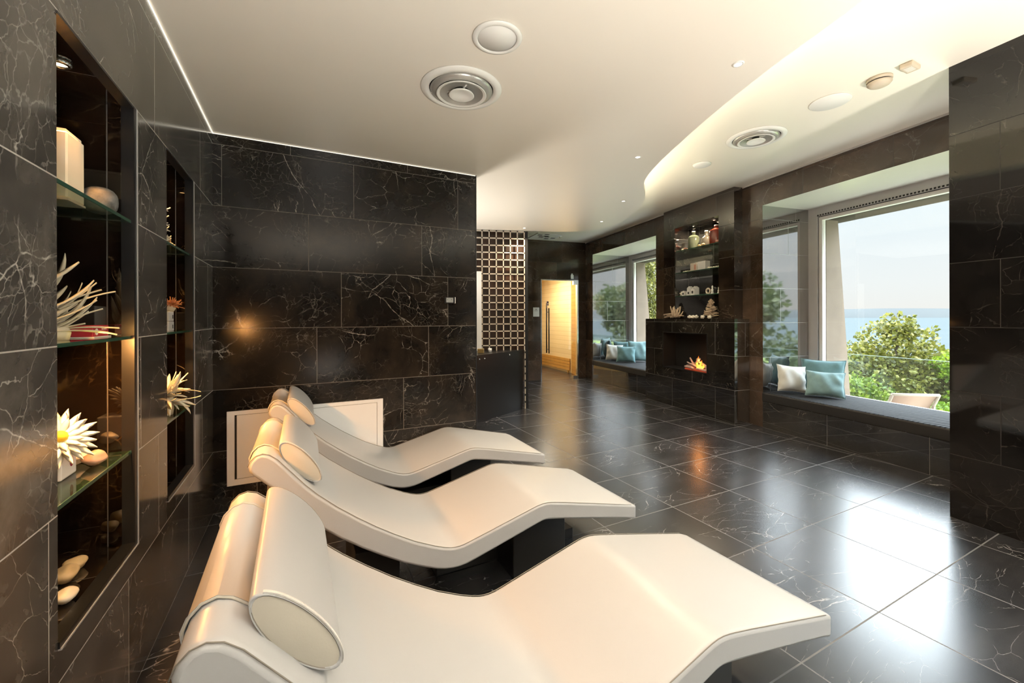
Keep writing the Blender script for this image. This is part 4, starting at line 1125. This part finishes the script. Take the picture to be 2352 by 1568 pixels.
# ------------------------------------------------------------------ ceiling fittings
def disc(name, label, cat, loc, prof, mat, seg=40, group=None):
    o = shape_obj(name, lathe(prof, seg), mat, None, True); place(o, loc); return tag(o, label, cat, group)
def diffuser(label, x, y, z, R):
    r = thing('air_diffuser', label, 'air diffuser', (x, y, z-.002), .6, 'round air diffusers')
    k = R/.21
    shape_obj('outer_ring', lathe([(.165*k, -.002), (.17*k, -.012*k), (.19*k, -.012*k), (.207*k, -.004), (.21*k, 0), (.165*k, 0)], 56), M['fixture'], r, True)
    shape_obj('throat', lathe([(.165*k, -.004), (.16*k, .0005), (0, .001)], 40), M['hole'], r)
    shape_obj('outer_cone', lathe([(.158*k, -.002), (.162*k, -.010*k), (.128*k, -.022*k), (.105*k, -.005*k), (.112*k, -.004*k)], 48), M['fixture_grey'], r, True)
    shape_obj('middle_cone', lathe([(.098*k, -.004*k), (.128*k, -.026*k), (.130*k, -.030*k), (.124*k, -.030*k), (.075*k, -.008*k)], 48), M['fixture'], r, True)
    shape_obj('inner_cone', lathe([(.112*k, -.026*k), (.07*k, -.010*k), (.04*k, -.006*k)], 48), M['fixture_grey'], r, True)
    shape_obj('centre_cap', lathe([(.062*k, -.026*k), (.066*k, -.032*k), (.060*k, -.034*k), (.03*k, -.022*k), (0, -.018*k)], 40), M['fixture'], r, True)
    mb = MB()
    for a in range(3):
        ca, sa = math.cos(a*2*PI/3+.4), math.sin(a*2*PI/3+.4)
        mb.box(.03*k, .16*k, -.004, .004, -.012*k, -.001, lambda q_: Vector((q_.x*ca-q_.y*sa, q_.x*sa+q_.y*ca, q_.z)))
    mb.build('spokes', M['fixture'], r)
    return r
diffuser('large round air diffuser in the lower ceiling above the loungers', -.263, 2.182, ZL, .212)
diffuser('round air diffuser in raised ceiling before the large window', 2.145, 3.637, ZH, .235)
r = thing('ceiling_light', 'round white flush ceiling light near the large diffuser', 'ceiling light', (-.06, 1.78, ZL-.002))
shape_obj('rim', lathe([(.084, -.006), (.088, -.010), (.105, -.006), (.108, 0), (.084, 0)], 48), M['fixture'], r, True)
shape_obj('lens', lathe([(0, -.004), (.083, -.004), (.085, 0)], 48), M['fixture'], r, True)
disc('access_cover', 'round white cover plate in the raised ceiling', 'cover plate', (2.333, 3.036, ZH-.002), [(0, -.006), (.123, -.006), (.128, -.003), (.128, 0), (0, 0)], M['fixture'])
disc('ceiling_speaker', 'small round white speaker in the raised ceiling near the fireplace', 'speaker', (1.958, 4.264, ZH-.002), [(0, -.018), (.07, -.018), (.085, -.010), (.088, 0), (0, 0)], M['fixture'])
r = thing('smoke_detector', 'round smoke detector on the raised ceiling', 'smoke detector', (2.433, 2.738, ZH-.001))
shape_obj('base', lathe([(0, 0), (.068, 0), (.068, -.016), (.062, -.018), (0, -.018)], 36), M['fixture_tan'], r, True)
shape_obj('gap', lathe([(.058, -.018), (.058, -.026)], 36), M['hole'], r)
shape_obj('head', lathe([(.064, -.026), (.066, -.032), (.055, -.045), (.04, -.052), (0, -.054)], 36), M['fixture_tan'], r, True)
r = thing('ceiling_sensor', 'small square sensor box on the raised ceiling', 'sensor', (2.49, 2.588, ZH-.001), RF.ang)
shape_obj('housing', bbox(-.055, .055, -.035, .035, -.03, 0, bev=.008), M['fixture_tan'], r); mb = MB()
for i in range(4): mb.box(-.03+i*.016, -.022+i*.016, -.02, .02, -.0312, -.0298)
mb.build('grille', M['fixture'], r)
spots = [(1.079, 1.968), (.947, 3.106), (1.154, 4.276), (1.125, 5.183), (.169, 5.547)]
lab = ['small round spotlight nearest the viewer along wavy ceiling edge', 'small spotlight second along the wavy ceiling edge', 'small spotlight third along the wavy ceiling edge', 'small spotlight farthest along the wavy ceiling edge', 'small spotlight just before the lattice screen']
for (x, y), l_ in zip(spots, lab):
    r = thing('ceiling_spotlight', l_, 'spotlight', (x, y, ZL-.001), 0, 'small spotlights in the lower ceiling')
    shape_obj('rim', lathe([(.017, 0), (.017, -.004), (.024, -.004), (.026, 0)], 24), M['fixture'], r, True)
    shape_obj('lens', lathe([(0, -.002), (.017, -.002)], 24), M['lensglow'], r, True)
r = thing('ceiling_grille', 'white ceiling grille with dark slots near the far wall', 'grille', (.646, 8.02, ZH-.002), FF.ang)
shape_obj('plate', bbox(-.26, .26, -.26, .26, -.006, 0, bev=.002, seg=1), M['fixture'], r)
mb = MB()
for x, y in ((-.16, -.12), (-.05, -.2), (.0, -.05), (.04, .0), (.1, .17), (.2, .08), (-.07, .04)): mb.box(x-.045, x+.045, y-.03, y+.03, -.0075, -.0055)
mb.build('slots', M['hole'], r)
r = thing('sprinkler', 'small sprinkler head in ceiling above sauna door', 'sprinkler', (.934, 8.02, ZH-.001))
shape_obj('rose', lathe([(0, -.006), (.03, -.006), (.035, 0)], 20), M['fixture'], r, True); shape_obj('head', lathe([(0, -.03), (.012, -.03), (.012, -.006)], 12), M['chrome'], r, True)
# lit line where the lower ceiling meets the marble
mb = MB(); mb.box(.001, .004, -6.3, -.002, ZL-.007, ZL-.002, lambda q_: RF.w(*q_)); mb.box(.001, 1.826, -.004, -.001, ZL-.006, ZL-.002, lambda q_: RF.w(*q_))
struct(mb.build('trim_7', M['led_strip']), 'thin lit line between ceiling and marble')

# ------------------------------------------------------------------ outside
TZ = -.35
mb = MB(); mb.box(5.0, 7.05, -6, 12, TZ-.2, TZ, lambda q_: WF.w(*q_)); struct(mb.build('terrace_floor', M['terrace']), 'pale stone terrace')
r = thing('glass_railing', 'frameless glass railing along the terrace', 'railing', WF.w(7.0, 4.0, TZ), WF.ang)
edges = [-9, -6.6, -4.15, -1.7, .78, 3.22, 5.7, 8.0]
for a, c in zip(edges, edges[1:]):
    mb = MB(); mb.box(-.008, .008, a+.012, c-.012, 0, 1.03); g_ = mb.build('glass_panel', M['rail_glass'], r)
    mb = MB(); mb.box(-.0085, .0085, a+.012, c-.012, 1.03, 1.036); mb.build('polished_edge', M['railedge'], g_)
for a in edges[1:-1]:
    mb = MB(); mb.box(-.008, .008, a-.011, a+.011, 0, 1.03); mb.build('joint', M['shelf_edge'], r)
mb = MB(); mb.box(-.02, .02, -9, 8, -.005, .05); mb.build('base_channel', M['alu'], r)
# garden chair
r = thing('deck_chair', 'beige canvas deck chair on the terrace outside the large window', 'deck chair', (4.85, 4.98, TZ), math.radians(-8))
def stick(nm, a, c, w, mat, par=None):
    bm = bmesh.new(); tube(bm, [a, Vector(a).lerp(Vector(c), .5), c], w, 8); return shape_obj(nm, bm, mat, par or r, True)
wd = .25
bt = Vector((0, -.0, .675)); bb = Vector((.10, .34, .26)); ft = Vector((.15, .72, .30))
for s in (-1, 1):
    o_ = Vector((s*wd, 0, 0))
    stick('frame_rail', bt+o_, bb+o_, .017, M['palewood']); stick('frame_rail', bb+o_, ft+o_, .017, M['palewood'])
    stick('leg', bb+o_, Vector((s*wd+.10, .34, .012)), .017, M['palewood']); stick('leg', ft+o_, Vector((s*wd+.15, .72, .012)), .017, M['palewood'])
    stick('arm_strut', bt.lerp(bb, .35)+o_, Vector((s*wd+.04, .12, .012)), .014, M['palewood'])
stick('top_rail', bt+Vector((-wd, 0, 0)), bt+Vector((wd, 0, 0)), .017, M['palewood'])
mb = MB(); vs = []; fs = []
path = [bt, bt.lerp(bb, .33)+Vector((0, .03, -.012)), bt.lerp(bb, .66)+Vector((0, .03, -.015)), bb+Vector((0, .02, .0)), bb.lerp(ft, .5)+Vector((0, 0, -.02)), ft]
for p in path: vs += [p+Vector((-wd+.012, 0, 0)), p+Vector((wd-.012, 0, 0)), p+Vector((wd-.012, .004, .005)), p+Vector((-wd+.012, .004, .005))]
for i in range(len(path)-1):
    for k in range(4):
        j = (k+1) % 4; fs.append((i*4+k, i*4+j, (i+1)*4+j, (i+1)*4+k))
mb.mesh(vs, fs, True); mb.build('canvas_sling', M['canvas'], r)

def tree(name, label, blobs, n, size, mat, trunk, seed, cat='tree', group=None):
    """leaves scattered over overlapping crown blobs: (x, y, z, r, squash)"""
    rr = random.Random(seed)
    base = Vector((trunk[0], trunk[1], trunk[2]))
    r = thing(name, label, cat, base, 0, group)
    vs = []; fs = []; tot = sum(b[3]**2 for b in blobs)
    for bx, by, bz, br, sq in blobs:
        k = int(n*br*br/tot)
        for i in range(k):
            u = Vector((rr.gauss(0, 1), rr.gauss(0, 1), rr.gauss(0, 1))).normalized()
            rad = br*(rr.random()**.28)*(1+.22*math.sin(u.x*7+seed)*math.sin(u.y*6+u.z*5))
            p = Vector((bx+u.x*rad, by+u.y*rad, bz+u.z*rad*sq))-base
            d = (u*.6+Vector((rr.gauss(0, .6), rr.gauss(0, .6), rr.gauss(0, .6)))).normalized()
            s_ = d.cross(Vector((rr.gauss(0, 1), rr.gauss(0, 1), rr.gauss(0, 1)))).normalized()
            L = size*rr.uniform(.7, 1.4); w = L*.42
            nn = d.cross(s_)*L*.12
            i0 = len(vs); vs += [p-d*L*.5, p+s_*w+nn, p+d*L*.5, p-s_*w+nn]; fs.append((i0, i0+1, i0+2)); fs.append((i0, i0+2, i0+3))
    mb = MB(); mb.mesh(vs, fs, False); mb.build('foliage', mat, r)
    bm = bmesh.new(); c = Vector((blobs[0][0], blobs[0][1], blobs[0][2]))-base
    tube(bm, [(0, 0, 0), c*.5+Vector((.1, -.05, 0)), c], trunk[3], 8, trunk[3]*.4)
    for b in blobs[1:]:
        q_ = Vector((b[0], b[1], b[2]))-base; tube(bm, [c*.6, c.lerp(q_, .55), q_], trunk[3]*.5, 6, trunk[3]*.15)
    shape_obj('trunk', bm, M['bark'], r, True)
    return r
tree('leafy_tree', 'olive green tree with pointed top beyond the glass railing', [(8.55, 9.2, .45, .75, 1), (8.55, 9.2, 1.0, .33, 1.1), (7.75, 9.2, .15, .6, .9), (9.35, 9.3, .1, .6, .9), (8.2, 9.1, -.35, .9, .8), (9.0, 9.2, -.45, .9, .8), (7.6, 9.0, -.5, .8, .9), (9.9, 9.4, -.3, .8, .9)], 19000, .08, M['leaf2'], (8.5, 9.3, -3.2, .12), 3)
tree('leafy_tree', 'vivid lime green tree right of the pointed one', [(9.0, 8.2, .25, .45, .8), (9.3, 8.2, .0, .45, .8), (9.15, 8.0, -.5, .55, .9), (9.9, 8.3, .1, .5, .9), (9.9, 8.2, -.6, .6, .8), (10.4, 8.4, .15, .6, .9)], 11000, .07, M['leaf3'], (9.3, 8.3, -3.2, .09), 4)
tree('leafy_bush', 'bright green bush low behind the railing at left', [(6.9, 8.4, -.35, .55, .9), (6.65, 8.3, -.8, .6, .8), (7.3, 8.2, -.75, .6, .8), (7.0, 8.2, -1.2, .8, .8)], 9000, .07, M['leaf'], (6.9, 8.4, -3.2, .06), 5, 'bush')
tree('leafy_bush', 'bright green bush behind the deck chair', [(7.8, 7.6, -.75, .6, .8), (8.35, 7.5, -.7, .6, .8), (7.5, 7.6, -1.2, .7, .8), (8.8, 7.4, -1.0, .6, .8), (8.1, 7.5, -1.4, .8, .8)], 11000, .07, M['leaf3'], (8.0, 7.6, -3.2, .06), 6, 'bush')
tree('leafy_bush', 'light green bush low at the railing joint', [(6.6, 7.5, -.95, .5, .8), (7.1, 7.2, -1.1, .5, .8)], 4500, .06, M['leaf'], (6.8, 7.4, -3.2, .05), 8, 'bush')
tree('tall_tree', 'tall yellow green tree seen through the far window', [(4.55, 14.0, 1.2, .55, 1.4), (4.6, 14.0, 2.2, .5, 1.4), (4.5, 13.9, .2, .6, 1.3), (4.55, 14.1, 3.1, .42, 1.3), (5.1, 14.2, .9, .6, 1.4)], 11000, .075, M['leaf2'], (4.6, 14.0, -3.2, .1), 9)
tree('pine_tree', 'dark pine tree beyond the terrace, mirrored in the far window jamb', [(14.0, -1.2, 2.0, 1.7, .7), (13.0, -.2, 1.6, 1.2, .7), (15.2, -2.4, 2.2, 1.3, .7), (13.6, -1.0, .9, 1.0, .6)], 3600, .2, M['pine'], (14.0, -1.2, -3.2, .18), 10)
tree('pine_tree', 'low dark pine farther along the terrace', [(12.0, 1.2, -.2, 1.4, .8), (12.8, 2.4, -.4, 1.4, .8), (11.5, .0, -.9, 1.2, .7)], 3200, .16, M['pine'], (12.0, 1.2, -3.2, .15), 11)
r = thing('bare_branch', 'bare grey branch reaching up at right over the trees', 'branch', (9.0, 8.0, .15))
bm = bmesh.new(); rr = random.Random(4)
tube(bm, [(0, 0, -.3), (.15, 0, .1), (.45, 0, .33), (.75, 0, .42)], .018, 6, .006)
for a, c in [((.3, 0, .22), (.42, 0, .55)), ((.45, 0, .33), (.66, 0, .62)), ((.5, 0, .35), (.8, 0, .28)), ((.2, 0, .15), (.5, .05, .12)), ((.42, 0, .5), (.55, 0, .7))]:
    tube(bm, [a, Vector(a).lerp(Vector(c), .5)+Vector((.02, .02, .02)), c], .008, 5, .003)
shape_obj('twigs', bm, M['bark'], r, True)
mb = MB(); mb.box(7.06, 40, -60, 60, -3.4, -3.2, lambda q_: WF.w(*q_)); struct(mb.build('ground', M['ground']), 'green slope below terrace')
mb = MB(); mb.face([(-6000, -6000, -30), (20000, -6000, -30), (20000, 20000, -30), (-6000, 20000, -30)]); struct(mb.build('sea', M['sea']), 'pale blue sea')
# hazy land across the water
mb = MB(); rr = random.Random(12); n = 60; vs = []; fs = []
for i in range(n+1):
    a = math.radians(-50+120*i/n); d = 17000
    hgt = 235+40*math.sin(i*.55)+30*math.sin(i*.23+1)
    x, y = d*math.cos(a), d*math.sin(a)
    vs += [(x, y, -30), (x*1.03, y*1.03, hgt), (x*1.12, y*1.12, -30)]
for i in range(n): fs += [(i*3, i*3+3, i*3+4, i*3+1), (i*3+1, i*3+4, i*3+5, i*3+2)]
mb.mesh(vs, fs, True); struct(mb.build('distant_hills', M['haze']), 'hazy coast on the horizon')
# roof slab over the rooms (keeps daylight out except through the windows)
mb = MB(); mb.box(-9, 5.0, -9, 13, ZH+.06, ZH+.3, lambda q_: WF.w(*q_)); struct(mb.build('roof', M['eave']))

# ------------------------------------------------------------------ light
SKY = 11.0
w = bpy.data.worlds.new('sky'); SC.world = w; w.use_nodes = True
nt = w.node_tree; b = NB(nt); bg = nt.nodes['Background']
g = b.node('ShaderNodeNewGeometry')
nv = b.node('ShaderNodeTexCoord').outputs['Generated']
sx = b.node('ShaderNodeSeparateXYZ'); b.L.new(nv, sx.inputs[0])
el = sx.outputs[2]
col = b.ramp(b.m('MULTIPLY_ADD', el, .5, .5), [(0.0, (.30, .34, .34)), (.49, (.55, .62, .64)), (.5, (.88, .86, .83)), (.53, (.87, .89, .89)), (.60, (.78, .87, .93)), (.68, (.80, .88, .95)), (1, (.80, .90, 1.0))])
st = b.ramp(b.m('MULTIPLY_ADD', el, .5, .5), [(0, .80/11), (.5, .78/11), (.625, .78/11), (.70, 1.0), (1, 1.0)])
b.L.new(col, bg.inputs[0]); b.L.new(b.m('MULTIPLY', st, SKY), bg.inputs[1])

def area(name, loc, size, power, col, direction, size_y=None, spread=PI):
    l = bpy.data.lights.new(name, 'AREA'); l.energy = power; l.color = col; l.size = size; l.spread = spread
    if size_y: l.shape = 'RECTANGLE'; l.size_y = size_y
    o = bpy.data.objects.new(name, l); C.objects.link(o); o.location = loc
    o.rotation_euler = Vector(direction).to_track_quat('-Z', 'Z').to_euler()
    return o
sun = bpy.data.lights.new('sun', 'SUN'); sun.energy = 1.7; sun.angle = .02; sun.color = (1, .95, .85)
so = bpy.data.objects.new('sun', sun); C.objects.link(so)
so.rotation_euler = (WF.w(-.06, .55)+Vector((0, 0, -.83))).to_track_quat('-Z', 'Y').to_euler()
for nm, gd, (t0, t1) in (('portal_sea', GD2, W2), ('portal_far', GD1, W1), ('portal_rear', GD2, W3)):
    o = area(nm, WF.w(gd+.14, (t0+t1)/2, 1.45), t1-t0, 1, (1, 1, 1), WF.w(-1, 0)-WF.w(0, 0), 2.2); o.data.cycles.is_portal = True
    o.rotation_euler = (PI/2, 0, WF.ang+PI/2)
WARM = (1, .80, .55)
# lamps the room has: recessed spots, flush ceiling light, niche spots, sauna lamp
for (x, y) in spots: area('spot_lamp', (x, y, ZL-.01), .03, 9, WARM, (0, 0, -1), spread=2.4)
for k, (a0, a1) in enumerate(niches):
    for en, cone, aim in ((22, 56, (.06, 0, -1)), (16, 40, (.46, -.50, -1.2))):
        l = bpy.data.lights.new('niche_lamp', 'SPOT'); l.energy = en; l.color = (1, .44, .115); l.spot_size = math.radians(cone); l.spot_blend = .55; l.shadow_soft_size = .02
        o = bpy.data.objects.new('niche_lamp', l); C.objects.link(o); o.location = RF.w(-.07, (a0+a1)/2, NZ1-.02)
        o.rotation_euler = (RF.w(*aim)-RF.w(0, 0, 0)).to_track_quat('-Z', 'Z').to_euler()
    # slim amber strips, added without a fitting, under the middle glass shelves
    xx = (RF.w(0, 1, 0)-RF.w(0, 0, 0)).normalized(); zz = -(RF.w(*((.7, .3, -.65) if k == 0 else (.6, -.38, -.72)))-RF.w(0, 0, 0)).normalized()
    xx = (xx-zz*xx.dot(zz)).normalized(); yy = zz.cross(xx)
    o = area('added_strip_lamp', RF.w(-.025, (a0+a1)/2-.05, 1.183), .16, 9 if k == 0 else 6, (1, .43, .11), (0, 0, -1), .012)
    o.rotation_euler = Matrix((xx, yy, zz)).transposed().to_euler()
for t in (4.40, 4.78): area('chimney_lamp', WF.w(UO+.12, t, nz1-.02), .03, 4, (1, .8, .55), (0, 0, -1))
l = bpy.data.lights.new('fire_glow', 'POINT'); l.energy = 2.0; l.color = (1, .35, .08); l.shadow_soft_size = .05
o = bpy.data.objects.new('fire_glow', l); C.objects.link(o); o.location = WF.w(FO+.06, 4.5, .68)
area('sauna_lamp', FF.w(.62, .9, 2.25), .6, 30, (1, .94, .80), (0, 0, -1))
# unseen uplighters, added only to wash the ceilings with light
def add_uplight(label, x, y, z, power, col=(1, .94, .85), R=.2):
    r = thing('added_uplight', label, 'added uplight', (x, y, 0))
    shape_obj('base', lathe([(0, 0), (.14, 0), (.14, .02), (.02, .03), (0, .03)], 28), M['blackmetal'], r, True)
    shape_obj('pole', lathe([(0, .03), (.014, .03), (.014, z-.2), (0, z-.2)], 14), M['blackmetal'], r, True)
    shape_obj('bowl', lathe([(0, z-.205), (.05, z-.20), (R*.9, z-.18), (R, z-.15), (R+.015, z), (R+.005, z), (R-.012, z-.15), (.05, z-.17), (0, z-.17)], 32), M['white'], r, True)
    l = area('added_uplight_lamp', (x, y, z-.145), R*1.8, power, col, (0, 0, 1)); l.data.shape = 'DISK'
add_uplight('added unseen uplight with white bowl standing behind the free end of back wall', -1.05, 4.5, .62, 48)
add_uplight('added unseen uplight with white bowl standing hidden beside the marble pillar', 3.32, 2.83, .7, 16)
add_uplight('added unseen uplight with white bowl before the rear window', 3.22, .42, .6, 160)
add_uplight('added unseen wide bowl uplight behind the viewer', 1.0, -1.1, .40, 195, R=.30)

# added unseen led strips in the trough behind the lip of the lower ceiling
for i in range(0, len(edge)-4, 4):
    a, c = inward(i, .075), inward(min(i+4, len(edge)-1), .075); d = c-a
    if d.length < .03: continue
    nrm = Vector((-d.y, d.x, 0)).normalized(); p = (a+c)/2
    o = area('added_cove_lamp', (p.x, p.y, ZL+.03), d.length*.98, 3.6*d.length, (1, .90, .70), (nrm.x*.8, nrm.y*.8, .6), .03)
    zx = -Vector((nrm.x*.8, nrm.y*.8, .6)).normalized(); xx = d.normalized(); yy = zx.cross(xx)
    o.rotation_euler = Matrix((xx, yy, zx)).transposed().to_euler()

# ------------------------------------------------------------------ camera and view
cd = bpy.data.cameras.new('camera'); cd.sensor_width = 36; cd.lens = 36*951.5/2352; cd.clip_start = .05; cd.clip_end = 40000
cd.shift_y = -(784-729.6)/2352
cam = bpy.data.objects.new('camera', cd); C.objects.link(cam)
cam.location = (0, 0, H); cam.rotation_euler = (PI/2, 0, 0)
cam.rotation_euler = (Matrix.Rotation(PI/2, 4, 'X') @ Matrix.Rotation(-.0027, 4, 'Z')).to_euler()
SC.camera = cam
SC.view_settings.view_transform = 'Standard'; SC.view_settings.look = 'None'; SC.view_settings.gamma = 1; SC.view_settings.exposure = .58
SC.cycles.max_bounces = 10; SC.cycles.transparent_max_bounces = 16; SC.cycles.diffuse_bounces = 5; SC.cycles.glossy_bounces = 5
SC.cycles.sample_clamp_indirect = 8; SC.cycles.caustics_reflective = True; SC.cycles.blur_glossy = 1.0; SC.cycles.caustics_refractive = False
